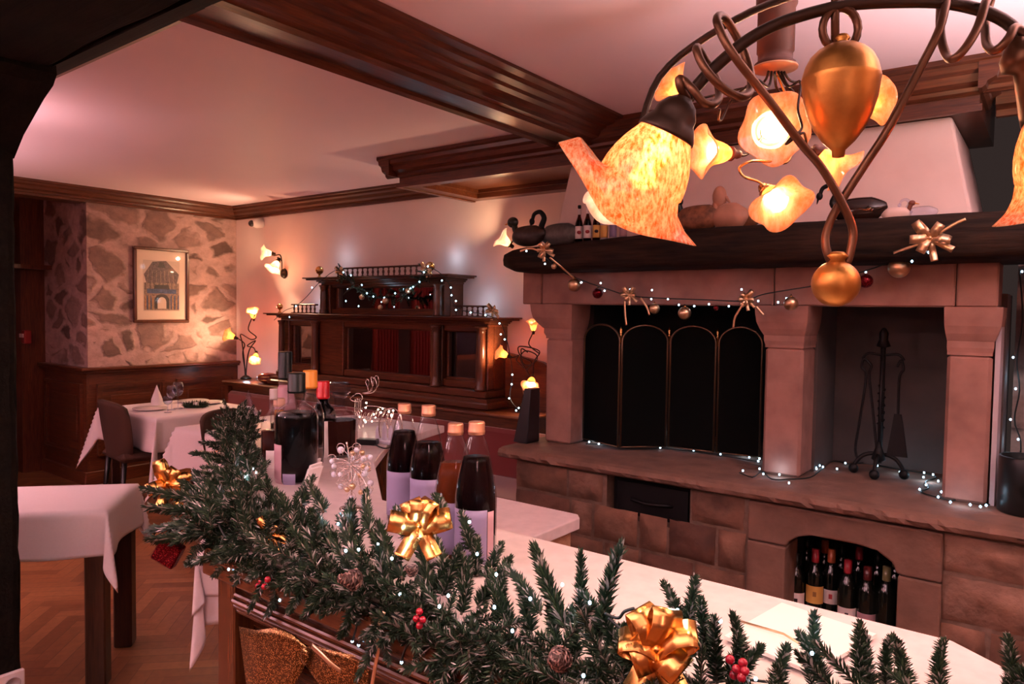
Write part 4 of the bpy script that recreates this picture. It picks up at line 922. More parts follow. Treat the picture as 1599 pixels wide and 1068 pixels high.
light(MT @ Vector((0,0,92*k)), 6, (1,.66,.42), .02, ch)
MT2 = frame(Q(1606,110), (_R*.55-_U*.9+_F*.15), (-_R*.9-_U*.55))
obj('lamp_socket', MB().lathe([(0,-60*k),(14*k,-50*k),(30*k,-30*k),(33*k,-14*k),(20*k,-4*k),(26*k,20*k),(36*k,60*k),(40*k,80*k),(0,80*k)], 24, MT2), BRONZE, ch)
MT2b = frame(Q(1640,165), (_R*.35-_U*.9+_F*.15), (-_R*.9-_U*.45))
obj('tulip_shade', tulip_mb(MT2b, k), TULIP, ch); light(MT2b @ Vector((0,0,100*k)), 6, WARM, .02, ch)
M5 = shade_on(ch, P(992, 250, 1.42), (_R*-.42-_U*.9+_F*-.15), .062, .13, mat=FLOWERP, power=1.5, seed=9, lip=.2, amp=.1)
obj('rear_arm', MB().tube(spline([P(990,252,1.42), P(1030,120,1.44), P(1150,30,1.35), P(1306,-30,1.06)]), .007, 8), DBRONZE, ch)
# second pendant: a column with squiggled arms and open flower shades
D2 = 1.9; k2 = D2/FPX
pc = thing('flower_pendant', 'ceiling pendant with a brown column and orange flower shades', 'pendant lamp', (P(1210,60,D2).x, P(1210,60,D2).y, CZ))
cb = P(1210, 108, D2)
obj('column', MB().lathe([(28*k2,.0),(31*k2,8*k2),(26*k2,12*k2),(26*k2,24*k2),(28*k2,26*k2),(28*k2,92*k2),(31*k2,98*k2),(31*k2,108*k2),(28*k2,112*k2),(28*k2,CZ-cb.z)], 28, Matrix.Translation(cb)), COLUMN, pc)
obj('bottom_plate', MB().lathe([(0,-2*k2),(34*k2,0),(34*k2,3*k2),(0,4*k2)], 28, Matrix.Translation(cb)), plain('copper_plate', (.55,.28,.14), .4, .5), pc)
def arm(pp_, mat=DI): obj('lamp_arm', MB().tube(spline([P(x_, y_, d_) for x_, y_, d_ in pp_]), .0035, 7), mat, pc)
R_, U_, F3 = _R, _U, _F
arm([(1205,112,1.88),(1200,135,1.86),(1182,125,1.84),(1160,140,1.86),(1140,160,1.9),(1128,185,1.9),(1122,187,1.88),(1124,170,1.85)])
arm([(1200,112,1.9),(1190,130,1.95),(1150,140,2.0),(1110,150,2.0),(1096,153,2.0)])
arm([(1210,112,1.86),(1212,135,1.9),(1222,160,1.95),(1200,200,1.98),(1168,240,1.92),(1150,240,1.9)])
arm([(1215,112,1.9),(1225,130,1.95),(1240,150,1.97),(1215,180,2.0),(1200,205,1.97)])
arm([(1220,112,1.9),(1232,135,1.88),(1250,128,1.86),(1246,170,1.84),(1252,200,1.86),(1235,215,1.84),(1228,225,1.85),(1252,208,1.84),(1258,215,1.86),(1262,236,1.9),(1275,238,1.9)])
arm([(1224,112,1.9),(1240,128,1.92),(1290,125,1.96),(1330,150,2.0),(1345,160,2.0)])
arm([(1212,112,1.94),(1240,190,2.0),(1232,250,1.98),(1200,252,1.92),(1172,252,1.88),(1155,262,1.88),(1162,276,1.88),(1185,284,1.88),(1197,296,1.88)], BRASS)
shade_on(pc, P(1072,150,2.02), (-R_*.6+U_*.7+F3*.3), 32*k2, 44*k2, power=1.6, seed=11, waves=4)
shade_on(pc, P(1197,207,1.98), (-F3*.98-R_*.05-U_*.12), 54*k2, 46*k2, power=1.6, seed=12, waves=5, amp=.07, lightat=.45, lip=.1)
shade_on(pc, P(1141,240,1.9), (-R_*.97+F3*-.25), 38*k2, 56*k2, power=1.6, seed=13, waves=4, amp=.10, socket=COLUMN)
shade_on(pc, P(1199,300,1.88), (R_*.22-U_*.6-F3*.75), 44*k2, 48*k2, power=1.6, seed=14, waves=4, amp=.13, socket=BRASS, lightat=.5)
shade_on(pc, P(1281,238,1.9), (R_*.75-U_*.62-F3*.1), 34*k2, 56*k2, power=1.6, seed=15, waves=4, socket=COLUMN)
shade_on(pc, P(1338,158,2.0), (R_*.96+U_*.1+F3*.2), 36*k2, 50*k2, power=1.6, seed=16, waves=4)
# ================================================================== THE BAR
BZ = 1.08
bar = thing('bar_counter', 'wood panelled bar with a cream counter top and angled left end', 'bar', (-.8, 1.05, 0))
top = [(-1.415,.835),(.20,.835),(.16,1.02),(.07,1.15),(-.02,1.27),(-.12,1.345),(-1.46,1.345),(-1.85,1.665),(-2.08,1.95),(-2.20,2.40),(-2.75,2.35),(-2.90,1.855)]
obj('counter_top', MB().prism(top, BZ-.032, BZ), COUNTER, bar, bevel=.004)
obj('edge_rail', MB().prism([(-1.40,.79),(.21,.79),(.21,.835),(-1.415,.835),(-2.90,1.855),(-2.93,1.81)], BZ-.034, BZ+.003), WOODL, bar, bevel=.004)
body = [(-1.33,.86),(.12,.86),(.06,1.05),(-.10,1.25),(-1.50,1.25),(-1.95,1.60),(-2.18,1.95),(-2.28,2.30),(-2.68,2.26),(-2.72,1.98),(-1.52,1.17)]
obj('carcass', MB().prism(body, .0, BZ-.032), WOODLZ, bar)
fpn = MB()
fpn.box(-1.36,-1.30,.80,.86,0,BZ-.032, b=.003)                      # corner stile
obj('corner_stile', fpn, WOODLZ, bar)
fpn = MB(); fpn.box(-1.30,.15,.815,.86,.99,BZ-.032).box(-1.30,.15,.83,.86,0,.12)
for o, z in ((0,.985),(.012,.997),(.020,1.008),(.010,1.018)): fpn.box(-1.30,.15,.815-.012-o*.6,.83,z,z+.010, b=.003)
fpn.box(-1.30,.15,.845,.86,.12,.99)
for xx in (-.55,): fpn.box(xx,xx+.06,.82,.86,.12,.985)
obj('front_panel', fpn, WOODL, bar)
wc = thing('work_counter', 'lower cream work counter behind the bar with a wooden side', 'counter', (-1.5, 1.7, 0))
obj('counter_top', MB().prism([(-1.19,1.36),(-1.19,1.935),(-1.215,1.965),(-1.80,1.965),(-1.80,1.64),(-1.47,1.36)], .912, .95), COUNTER, wc, bevel=.004)
obj('cabinet', MB().prism([(-1.22,1.37),(-1.22,1.93),(-1.78,1.93),(-1.78,1.66),(-1.44,1.37)], 0, .912), WOODP, wc)
crd = tag(obj('menu_card', MB().prism([(-.374,1.293),(-.216,1.262),(-.262,1.068),(-.405,1.100)], BZ+.006, BZ+.012), plain('card', (.86,.80,.76), .35)), 'white menu card lying on the right of the bar top', 'card')
tag(obj('gold_ribbon', MB().tube([(-.40,1.16,BZ+.016),(-.33,1.155,BZ+.017),(-.26,1.11,BZ+.017)], (.002), 4, flat=.4), GOLDP), 'thin gold ribbon across the white menu card', 'ribbon')
ns = MB()
for (x_, y_, a) in ((-1.80,1.36,.5),(-1.76,1.33,.35),(-1.72,1.30,.2)):
    ns.box(-.003,.003,-.03,.03,0,.065, T(x_,y_,BZ) @ RZ(a) @ Matrix.Rotation(.35,4,'Y'))
tag(obj('card_stack', ns, PAPERW), 'leaning white cards between the dark bottle and beaded ornament', 'card')
# ------------------------------------------------------------------ bottles
def bottle(name, label, p, prof, liq, liqm, cap, capm, labels=(), glass=None, n=32, group=None, cat='bottle', yaw=0):
    """prof: outline of the glass; liq: fill height; cap: (z0, z1, r)"""
    t = thing(name, label, cat, p, group); M = Matrix.Translation(p) @ RZ(yaw)
    if glass is not None or liqm is None: obj('glass', MB().lathe(prof, n, M), glass or GLASS, t)
    elif liqm is not None: obj('glass', MB().lathe(prof, n, M), GLASS, t)
    if liqm is not None:
        q = [(max(.0005, r-.0025), max(z, .006)) for r, z in prof if z < liq]
        (ra, za), (rb_, zb_) = [(a, b_) for a, b_ in zip(prof, prof[1:]) if b_[1] >= liq][0]
        r_ = ra+(rb_-ra)*((liq-za)/max(1e-6, zb_-za)); q.append((r_-.0025, liq)); obj('liquid', MB().lathe([(0,.006)]+q+[(0,liq)], n, M), liqm, t)
    if cap:
        z0, z1, r = cap[:3]; cp = [(r,z0),(r,z0+.003),(r*1.04,z0+.004),(r*1.04,z0+.007),(r,z0+.008),(r,z1-.003),(r*.92,z1),(0,z1)]
        obj('cap', MB().lathe([(r*.9,z0-.0005)]+cp, n, M), capm, t)
    def rad(z):
        for (a, za), (b_, zb_) in zip(prof, prof[1:]):
            if za <= z <= zb_ and zb_ > za: return a+(b_-a)*(z-za)/(zb_-za)
        return prof[0][0]
    for z0, z1, a0, a1, m_ in labels:
        vs = []; fs = []; K = 16; J = 6
        for j in range(J+1):
            z = z0+(z1-z0)*j/J; r = rad(z)+.0008
            for i in range(K+1): a = a0+(a1-a0)*i/K; vs.append((r*math.cos(a), r*math.sin(a), z))
        for j in range(J):
            for i in range(K): fs.append((j*(K+1)+i, j*(K+1)+i+1, (j+1)*(K+1)+i+1, (j+1)*(K+1)+i))
        lo = obj('paper_label', MB().add(vs, fs, M, 0, True), m_, t, fix=False); sl = lo.modifiers.new('th', 'SOLIDIFY'); sl.thickness = .0004; sl.offset = 1
    return t
def faceang(p):  # angle (in xy) from the bottle towards the camera
    return math.atan2(-p[1], -p[0])
JP = [(.038,0),(.042,.004),(.0425,.012),(.0425,.135),(.042,.150),(.0375,.180),(.030,.215),(.022,.245),(.0155,.262),(.0140,.268),(.0140,.276)]
JUI = [((-.915,1.092),.222,DARKLIQ,'juice bottle with a copper cap furthest right, dark purple juice and a large label'),
       ((-1.000,1.125),.205,AMBERL,'copper-capped juice bottle with amber brown juice, second from the right'),
       ((-1.165,1.215),.205,DARKLIQ,'copper-capped dark juice bottle, second from the left, with clear neck'),
       ((-1.275,1.245),.222,DARKLIQ,'copper-capped dark juice bottle furthest left, next to the beaded ornament')]
for i, ((x_, y_), lq, lm, lb) in enumerate(JUI):
    p = (x_, y_, BZ+.0005); fa = faceang(p); k_ = (1.035, .98, 1.03, 1.0)[i]
    prf = [(r, z*k_) for r, z in JP]
    bottle('juice_bottle', lb, p, prf, lq*k_, lm, (.266*k_, .290*k_, .0165), COPPER, [(.020*k_, .128*k_, fa-1.25, fa+.55, PAPER), (.024*k_, .124*k_, fa+.58, fa+.95, PAPERP)], group='juice bottles on the bar')
# the tall bottles at the left end
def cyl(r, h, sh, neck, nh): return [(r*.92,0),(r,.006),(r,h),(r*.97,h+sh*.25),(r*.80,h+sh*.6),(neck*1.3,h+sh*.9),(neck,h+sh),(neck,h+sh+nh)]
def bpos(px, y): r = ray(px, 700); t = y/r.y; return (r.x*t, y, BZ+.0005)
def zat(px, py, p): return at(px, py, 'y', p[1]).z-p[2]
def liq_bottle(name, lb, px, y, topy, capy, shy, necky, wpx, neckpx, lqy, lm, cm, labels=(), capw=None, **kw):
    p = bpos(px, y); dep = (Vector(p)-CAM).dot(_F); s_ = dep/FPX
    r = wpx/2*s_; nk = neckpx/2*s_; h = zat(px, shy, p); hn = zat(px, necky, p); hc = zat(px, capy, p); ht = zat(px, topy, p)
    prf = [(r*.92,0),(r,.006),(r,h),(r*.96,h+(hn-h)*.3),(r*.80,h+(hn-h)*.62),(nk*1.35,h+(hn-h)*.88),(nk,hn),(nk,hc+.004)]
    lq = zat(px, lqy, p); fa = faceang(p)
    return bottle(name, lb, p, prf, lq, lm, (hc, ht, (capw/2*s_ if capw else nk*1.15)), cm, [(zat(px, b_, p), zat(px, a, p), fa+c_, fa+d_, m_) for a, b_, c_, d_, m_ in labels], **kw)
liq_bottle('liquor_bottle', 'large clear bottle of near-black liquor with a black foil cap in front', 463, 1.33, 582, 613, 652, 628, 66, 27, 644, BLACKLIQ, BLACKCAP, [(690,765,-1.35,-.72,PAPERP), (733,765,-.65,-.05,PAPER)], capw=27)
liq_bottle('liquor_bottle', 'bottle with a tall black foil neck behind the front dark liquor bottle', 445, 1.62, 549, 592, 660, 600, 44, 20, 660, REDB, BLACKCAP, [(600,640,-1,1,PAPERP)], capw=21)
liq_bottle('liquor_bottle', 'dark red bottle with a white label, leftmost on the bar', 427, 1.40, 607, 624, 668, 640, 38, 12, 672, REDB, plain('clear_cap', (.5,.45,.42), .2), [(700,762,-.6,.5,PAPERW)], capw=12)
liq_bottle('syrup_bottle', 'slim amber bottle with a pale stopper at the far left', 436, 1.50, 622, 634, 690, 668, 30, 16, 640, AMBL2, plain('cork', (.6,.38,.28), .6), capw=18)
liq_bottle('liquor_bottle', 'clear bottle with a yellow-orange stopper', 484, 1.50, 578, 606, 655, 616, 43, 15, 700, plain('pale_liquor', (.09,.05,.04), .06), ORANGE, capw=22)
liq_bottle('liquor_bottle', 'round-shouldered black bottle with a bright red cap', 504, 1.62, 595, 622, 655, 628, 42, 17, 655, DARKLIQ, REDCAP, [(655,715,.1,.75,PAPERW)], capw=20, glass=glassy('dark_glass', (.06,.03,.05), .1))
p = bpos(530, 1.66); s_ = (Vector(p)-CAM).dot(_F)/FPX
dc = thing('decanter', 'square-shouldered decanter with red brown liquor and a faceted glass stopper', 'decanter', p); M = Matrix.Translation(p)
zz = lambda y_: zat(530, y_, p)
obj('glass', MB().lathe([(27*s_,0),(28*s_,.006),(28*s_,zz(650)),(25*s_,zz(644)),(12*s_,zz(640)),(11*s_,zz(634))], 8, M, sm=False), GLASS, dc)
obj('liquid', MB().lathe([(0,.008),(24*s_,.008),(25*s_,zz(655)),(0,zz(655))], 8, M, sm=False), REDB, dc)
obj('stopper', MB().lathe([(8*s_,zz(634)),(9*s_,zz(622)),(13*s_,zz(616)),(17*s_,zz(612)),(17*s_,zz(600)),(14*s_,zz(597)),(0,zz(597))], 10, M, sm=False), GLASSF, dc)
# wire reindeer with tiny lights
p0 = at(566, 668, 'z', BZ); dr_ = p0.y
def W_(px, py, dy=0): return at(px, py, 'y', dr_+dy)
rd = thing('wire_reindeer', 'small silver wire reindeer with tiny lights on the bar', 'ornament', p0)
w = MB(); rn = random.Random(8)
w.tube(spline([W_(552,618), W_(547,622), W_(551,626), W_(560,627), W_(566,622), W_(563,615), W_(556,615), W_(552,618)]), .0022, 6)
for dx in (-3,0,3,6): w.tube(spline([W_(558+dx,622,dx*.003), W_(557+dx,640,dx*.004), W_(560+dx,652)]), .0022, 6)
for q in (((565,614),(575,612),(573,602),(571,596),(574,592),(576,597),(575,608)), ((566,614),(580,610),(581,598),(579,590),(583,590),(583,600),(578,610)), ((568,615),(584,612),(588,600),(585,589),(590,588),(591,600),(583,612))): w.tube(spline([W_(a, b_, i*.001) for i, (a, b_) in enumerate(q)]), .0018, 6)
for i in range(9):
    c_ = W_(562+i*6.2, 648+3*math.sin(i*.9)); r_ = .024+.004*math.sin(i)
    w.tube([c_+_R*(r_*.25*math.sin(a))+_U*(r_*math.sin(a))*.7+_F*(r_*math.cos(a)) for a in [2*PI*k_/14 for k_ in range(14)]], .0018, 5, closed=True)
for dy in (-.02, .0, .02): w.tube(spline([W_(560,640,dy), W_(575,634,dy), W_(595,636,dy), W_(612,642,dy), W_(615,652,dy)]), .0018, 5); w.tube(spline([W_(560,655,dy), W_(590,658,dy), W_(613,655,dy)]), .0018, 5)
for a, dy in ((562,-.015),(568,.015),(606,-.015),(612,.015)): w.tube(spline([W_(a,652,dy), W_(a-2,662,dy), W_(a,670,dy)]), .0028, 6)
obj('wire_frame', w, WIRE, rd)
for i in range(16): obj('light_bulb', MB().sph(W_(558+rn.random()*56, 636+rn.random()*24, (rn.random()-.5)*.05), .0035, 8, 6), LEDW, rd)
obj('light_bulb', MB().sph(W_(572,629), .004, 8, 6), LEDW, rd)
sl = thing('wire_sleigh', 'white sleigh-shaped wire ornament beside the reindeer', 'ornament', at(608,690,'z',BZ))
o_ = at(608, 688, 'z', BZ); dr_ = o_.y-.04
w = MB()
for dy in (-.03, .0, .03): w.tube(spline([W_(594,684,dy), W_(592,665,dy), W_(598,645,dy), W_(612,638,dy), W_(624,645,dy), W_(628,668,dy), W_(627,684,dy)]), .003, 6)
obj('wire_frame', w, WIRE, sl)
hs = MB()
a_, b_ = W_(592,690,0), W_(622,690,0); dx_ = (b_-a_)
for i, (h_, yy) in enumerate(((.045,0),(.06,.01),(.05,.02),(.07,.03))):
    q0 = a_+dx_*(i*.24)
    hs.box(q0.x, q0.x+.022, q0.y+yy-.02, q0.y+yy-.014, BZ, BZ+h_, b=.001)
    hs.prism([(q0.x, BZ+h_), (q0.x+.022, BZ+h_), (q0.x+.011, BZ+h_+.02)], -(q0.y+yy-.014), -(q0.y+yy-.02), Matrix.Rotation(PI/2,4,'X') @ Matrix.Scale(1,4))
hs.box(a_.x-.01, a_.x+dx_.length*.9+.01, a_.y-.03, a_.y+.035, BZ, BZ+.012, b=.002)
obj('village_cutout', hs, plain('snow_white', (.72,.70,.80), .4), sl)
bx = thing('battery_box', 'small black battery box with a cable on the bar behind the bottles', 'box', at(575,692,'z',BZ))
o_ = at(574,694,'z',BZ); obj('body', MB().box(-.04,.04,-.02,.02,0,.022, T(*o_) @ RZ(.5), b=.003), BLACKP, bx)
obj('cable', MB().tube(spline([at(585,694,'z',BZ+.004), at(600,700,'z',BZ+.004), at(615,697,'z',BZ+.004), at(632,694,'z',BZ+.004)]), .003, 6), CORD, bx)
# beaded ornament
og = at(548, 795, 'z', BZ); dr_ = og.y
bo = thing('beaded_ornament', 'silver wire ornament hung with pearl and gold glass beads', 'ornament', og)
w = MB(); rn = random.Random(21); cen = (548, 735)
w.tube(spline([W_(548,795), W_(549,760), W_(546,720), W_(541,690)]), .0025, 6)
pr1, pr2 = MB(), MB()
for i in range(26):
    a = rn.random()*2*PI; r_ = 12+rn.random()*26; x_, y_ = cen[0]+r_*math.cos(a)*1.0, cen[1]+r_*math.sin(a)*1.15; dd = (rn.random()-.5)*.05
    w.tube(spline([W_(548,725), W_((548+x_)/2+rn.random()*6, (730+y_)/2-5, dd/2), W_(x_,y_,dd)]), .0011, 5)
    obj('pearl_bead' if i % 3 else 'gold_bead', MB().sph(W_(x_, y_+4, dd), .006+.0035*rn.random(), 12, 8), PEARL if i % 3 else GOLDP, bo)
    if i % 2: w.tube([W_(x_, y_, dd)+(_R*math.cos(b_)+_U*math.sin(b_))*.011 for b_ in [2*PI*q/12 for q in range(12)]], .0009, 4, closed=True)
for i in range(60):
    a = rn.random()*2*PI; r_ = rn.random()*30; c_ = W_(548+r_*math.cos(a), 733+r_*math.sin(a), (rn.random()-.5)*.05); w.tube([c_, c_+Vector((rn.random()-.5, rn.random()-.5, rn.random()-.5))*.03], .0009, 4)
w.lathe([(.03,0),(.03,.004),(.003,.008)], 16, Matrix.Translation(og))
obj('wire_frame', w, WIRE, bo)
p = at(715, 702, 'z', .95); p = Vector((-1.62, 1.86, .95))
tag(obj('glass_bowl', MB().lathe([(.03,0),(.05,.01),(.075,.05),(.078,.05),(.052,.008),(0,.004)], 24, Matrix.Translation(p)), GLASSF), 'clear glass bowl on the work counter behind the juice bottles', 'bowl')
# ================================================================== FIR GARLAND
def sprig_raw(L, seed, dens=1.7, nl=.019):
    """a fir twig along +z with needles all round: list of (verts, faces, material)"""
    rn = random.Random(seed); mb = MB(); bx_, by_ = (rn.random()-.5)*.25, (rn.random()-.5)*.25
    def c(t): return Vector((bx_*L*t*t, by_*L*t*t, L*t))
    mb.tube([c(i/6) for i in range(7)], [.0022-.0012*i/6 for i in range(7)], 5, 0)
    N = int(L*1500*dens)
    for i in range(N):
        t = min(1, .02+.98*(i/N)+rn.random()*.02); a = i*2.39996+rn.random()*.6; spread = .95-.45*t+(rn.random()-.5)*.35
        if t > .95: spread *= .5
        d = Vector((math.cos(a)*math.sin(spread), math.sin(a)*math.sin(spread), math.cos(spread))); o = c(t)
        ll = nl*(.75+.5*rn.random())*(1-.25*t); w_ = .0011+.0007*rn.random()
        s1 = d.orthogonal().normalized()*w_; s2 = d.cross(s1).normalized()*w_; m_ = o+d*ll*.6
        r_ = rn.random(); mi = 1 if r_ < .68 else (3 if r_ < .84 else 2)
        vs = [o+s1*.6, o-s1*.3+s2*.5, o-s1*.3-s2*.5, m_+s1, m_-s1*.5+s2*.9, m_-s1*.5-s2*.9, o+d*ll]
        mb.add(vs, [(0,1,4,3),(1,2,5,4),(2,0,3,5),(3,4,6),(4,5,6),(5,3,6)], None, mi)
    return mb
SPM = [STEM, NEEDLE, FROST, NEEDL2]
gl = thing('fir_garland', 'frosted artificial fir garland along the front edge of the bar', 'garland', (-.8, .8, BZ))
def mesh_of(mb, name):
    me = bpy.data.meshes.new(name); me.from_pydata(mb.v, [], mb.f); me.polygons.foreach_set('material_index', mb.m)
    for m in SPM: me.materials.append(m)
    return me
VAR = [sprig_raw(.12, 100+i) for i in range(6)]; VME = [mesh_of(v, 'fir_sprig') for v in VAR]
hero = []      # base px, tip px, y at the base, y at the tip
def hs_(bx0, by0, tx, ty, yb=.86, yt=.86): hero.append((bx0, by0, tx, ty, yb, yt))
for q in [(885,985,826,858,.88,.92),(845,960,800,885,.86,.90),(905,985,912,868,.90,.93),(935,1010,950,855,.92,.95),(960,1000,925,920,.90,.92),
          (1065,985,1050,912,.93,.97),(1075,975,1084,912,.94,.97),(1100,1030,1104,942,.93,.93),(1120,1068,1112,965,.92,.92),(1160,1045,1156,960,.97,1.0),(1135,1068,1165,1010,.96,.96),
          (1270,1060,1274,962,1.0,1.03),(1290,1068,1262,1000,1.0,1.02),(1345,1066,1332,975,1.05,1.08),(1360,1075,1345,1010,1.05,1.08),(1415,1075,1412,1032,1.07,1.1),(1470,1080,1462,1046,1.1,1.12),(1385,1080,1380,1040,1.07,1.08),(1590,1080,1580,1040,1.14,1.16),(1570,1080,1598,1048,1.12,1.12),
          (550,838,540,780,.92,1.0),(578,830,566,776,.92,.98),(640,840,612,785,.92,.98),(745,900,742,835,.90,.94),(760,905,775,850,.9,.95),(735,860,728,800,.93,.98),(690,800,685,775,.97,1.0),
          (470,790,478,742,.90,.98),(505,800,490,748,.90,.95),(450,800,420,752,.88,.95),(440,810,400,800,.85,.9),(415,830,370,760,.86,.95),
          (330,800,205,792,.86,.83),(340,820,215,815,.84,.80),(320,780,212,770,.88,.86),(330,830,240,850,.82,.80),(360,860,300,878,.82,.79),(340,790,250,742,.92,.95),(345,800,285,735,.90,.97),(360,790,300,720,.92,1.0),
          (380,850,318,884,.82,.78),(430,870,395,905,.80,.77),(480,900,455,955,.80,.76),(520,915,470,958,.80,.76),(560,930,540,985,.79,.76),(600,950,590,985,.79,.76),(700,985,690,1030,.80,.77),(760,1010,745,1055,.80,.77),(650,960,620,990,.79,.76),(820,1030,790,1068,.82,.79),
          (860,1040,840,1010,.85,.86),(985,1060,960,1020,.90,.9),(1030,1068,1090,1000,.92,.95),
          (700,935,690,838,.86,.93),(725,930,716,850,.86,.93),(670,920,655,838,.86,.94),(690,930,722,862,.85,.9),(745,950,790,868,.86,.92),(770,960,800,900,.86,.9),(720,960,742,880,.85,.9),(610,900,600,815,.86,.95),(630,905,575,840,.86,.92),(560,880,530,820,.85,.92),
          (520,860,500,800,.86,.93),(490,850,455,790,.86,.92),(660,950,700,880,.84,.88),(800,980,770,900,.85,.89),(830,990,812,915,.86,.9),(870,1010,850,930,.86,.9),(900,1030,888,955,.87,.9),(940,1040,958,970,.87,.92),(590,920,560,860,.84,.88),(1000,1068,985,1010,.88,.92),(1140,1075,1190,1010,.93,.98),(1210,1080,1225,1015,.96,1.0)]: hs_(*q)
# the far arm of the garland, following the angled edge of the bar
def edge(t): return Vector((-1.38-1.50*t, .86+.93*t, BZ+.03))
for t, px, py in ((.5,330,660),(.55,345,672),(.62,358,650),(.70,372,645),(.74,392,650),(.60,318,690),(.45,305,700),(.42,322,715),(.5,352,700),(.66,398,675),(.80,402,660),(.35,300,745),(.3,340,745),(.38,372,740),(.45,392,720),(.3,400,765),(.55,375,690),(.5,400,700),(.62,340,665),(.25,360,770),(.28,290,768)):
    b_ = edge(t); r = ray(px, py); tip = CAM+r*((b_-CAM).dot(_F)); hero.append((b_, tip))
for i, h in enumerate(hero):
    if len(h) == 6: B0, T0 = at(h[0], h[1], 'y', h[4]), at(h[2], h[3], 'y', h[5])
    else: B0, T0 = h
    L = (T0-B0).length
    o = bpy.data.objects.new('fir_sprig', VME[i % 6]); scene.collection.objects.link(o)
    q = max(.55, min(L, .22)/.12); kxy = max(1.05, min(1.4, q*1.15))
    o.matrix_basis = gl.matrix_basis.inverted() @ aim(B0, T0-B0, i*1.3) @ Matrix.Diagonal((kxy, kxy, q, 1)); o.parent = gl
rn = random.Random(77); fol = MB()
def put(base, d, L, v=None):
    v = v if v is not None else rn.choice(VAR); q = L/.12; M = aim(base, d, rn.random()*6) @ Matrix.Diagonal((.95, .95, q, 1)); b0 = len(fol.v)
    fol.v += [tuple(M @ Vector(x)) for x in v.v]; fol.f += [[k_+b0 for k_ in f] for f in v.f]; fol.m += v.m; fol.s += v.s
LOW = [sprig_raw(.12, 300+i, .66, .020) for i in range(5)]
N = 300
for i in range(N):
    t = i/N; x_ = -1.46+1.62*t+(rn.random()-.5)*.03; left = max(0, 1-(x_+1.46)/.75)
    y_ = .785+.06*rn.random()+.10*left*rn.random()+.55*max(0, t-.60); z_ = BZ+.004+.035*rn.random()*(1+left)
    if rn.random() < .5: d = Vector((rn.random()*1.6-.8, -.30-.3*rn.random(), -.75+.75*rn.random())); L = .05+.04*rn.random()
    else: d = Vector((rn.random()*1.8-.9, rn.random()*.8-.45, .10+.50*rn.random()*(1+.8*left))); L = .06+.045*rn.random()+.02*left
    put(Vector((x_, y_, z_)), d, L, rn.choice(LOW))
for i in range(120):
    t = rn.random()*.86; b_ = edge(t)+Vector(((rn.random()-.5)*.10, (rn.random()-.3)*.10, rn.random()*.04))
    put(b_, Vector((rn.random()-.75, rn.random()-.4, .0+.7*rn.random())), .06+.06*rn.random(), rn.choice(LOW))
for i in range(60):   # thick bunch that hangs over the left corner
    b_ = Vector((-1.42-.10*rn.random(), .84+.10*rn.random(), BZ+.015+.05*rn.random()))
    put(b_, Vector((-1, -.25+.6*rn.random(), -.25+.55*rn.random())), .07+.07*rn.random(), rn.choice(LOW))
fo = obj('foliage', fol, SPM, gl, fix=False); fo['kind'] = 'stuff'
obj('backbone_wire', MB().tube(spline([(.14,1.05,BZ+.02),(-.12,1.0,BZ+.02),(-.35,.90,BZ+.022),(-.8,.835,BZ+.022),(-1.38,.86,BZ+.03),edge(.5),edge(.9)]), .004, 6), STEM, gl)
# pine cones, berries
def cone(lb, px, py, y, r, d=(0,-1,.2)):
    p = at(px, py, 'y', y); t = thing('pine_cone', lb, 'pine cone', p, 'pine cones in the fir garland'); M = aim(p-Vector(d).normalized()*r*.9, d); c_ = MB(); c2 = MB()
    c_.lathe([(0,0),(r*.55,r*.2),(r*.6,r*.9),(r*.2,r*1.8),(0,r*1.9)], 12, M)
    for k_ in range(9):
        zz_ = r*(.15+k_*.2); rr = r*(.98-.085*k_)*(.75 if k_ == 0 else 1); n_ = 9 if k_ < 5 else 6
        for j in range(n_):
            a = 2*PI*(j+.5*(k_ % 2))/n_; mm = M @ RZ(a) @ T(rr*.62, 0, zz_) @ Matrix.Rotation(-.75-.05*k_, 4, 'Y')
            w__ = r*.26; vs = [(0,-w__*.5,0),(0,w__*.5,0),(rr*.42,w__*.9,.0),(rr*.5,0,r*.06),(rr*.42,-w__*.9,0),(0,-w__*.5,r*.07),(0,w__*.5,r*.07),(rr*.40,w__*.85,r*.09),(rr*.47,0,r*.16),(rr*.40,-w__*.85,r*.09)]
            (c2 if (j+k_) % 3 == 0 else c_).add(vs, [(0,1,2,3,4),(5,9,8,7,6),(0,5,6,1),(1,6,7,2),(2,7,8,3),(3,8,9,4),(4,9,5,0)], mm)
    obj('scales', c_, CONE, t); obj('frosted_scales', c2, CONET, t)
cone('frosted pine cone below the gold bow, between the bow and the glitter ribbon', 548, 905, .755, .022, (-.3,-1,.3)); cone('dark pine cone at the bottom left of the large front gold bow', 872, 1030, .78, .021, (.1,-1,.3)); cone('small pine cone tip just under the middle gold bow', 642, 890, .80, .013, (0,-1,.6))
def berries(lb, pts_, y, r):
    p = at(pts_[0][0], pts_[0][1], 'y', y); t = thing('berry_cluster', lb, 'berries', p, 'red berry clusters')
    for px, py in pts_: q = at(px, py, 'y', y+(hash((px,py)) % 5)*.002); obj('berry', MB().sph(q, r, 14, 9), BERRY, t)
    obj('stalk', MB().tube([at(pts_[0][0]+3, pts_[0][1]-10, 'y', y+.02), at(pts_[0][0], pts_[0][1]+3, 'y', y+.006)], .0015, 5), STEM, t)
berries('red berry cluster at the right, beside the menu card', [(1140,1030),(1150,1045),(1160,1035),(1146,1054),(1163,1048),(1158,1058)], .90, .0062)
berries('red berry cluster hanging low in the middle of the garland', [(655,955),(650,966),(660,968),(655,977)], .765, .0055)
berries('dark red berry cluster at the left under the garland', [(408,908),(418,905),(413,916),(403,915)], .77, .006)
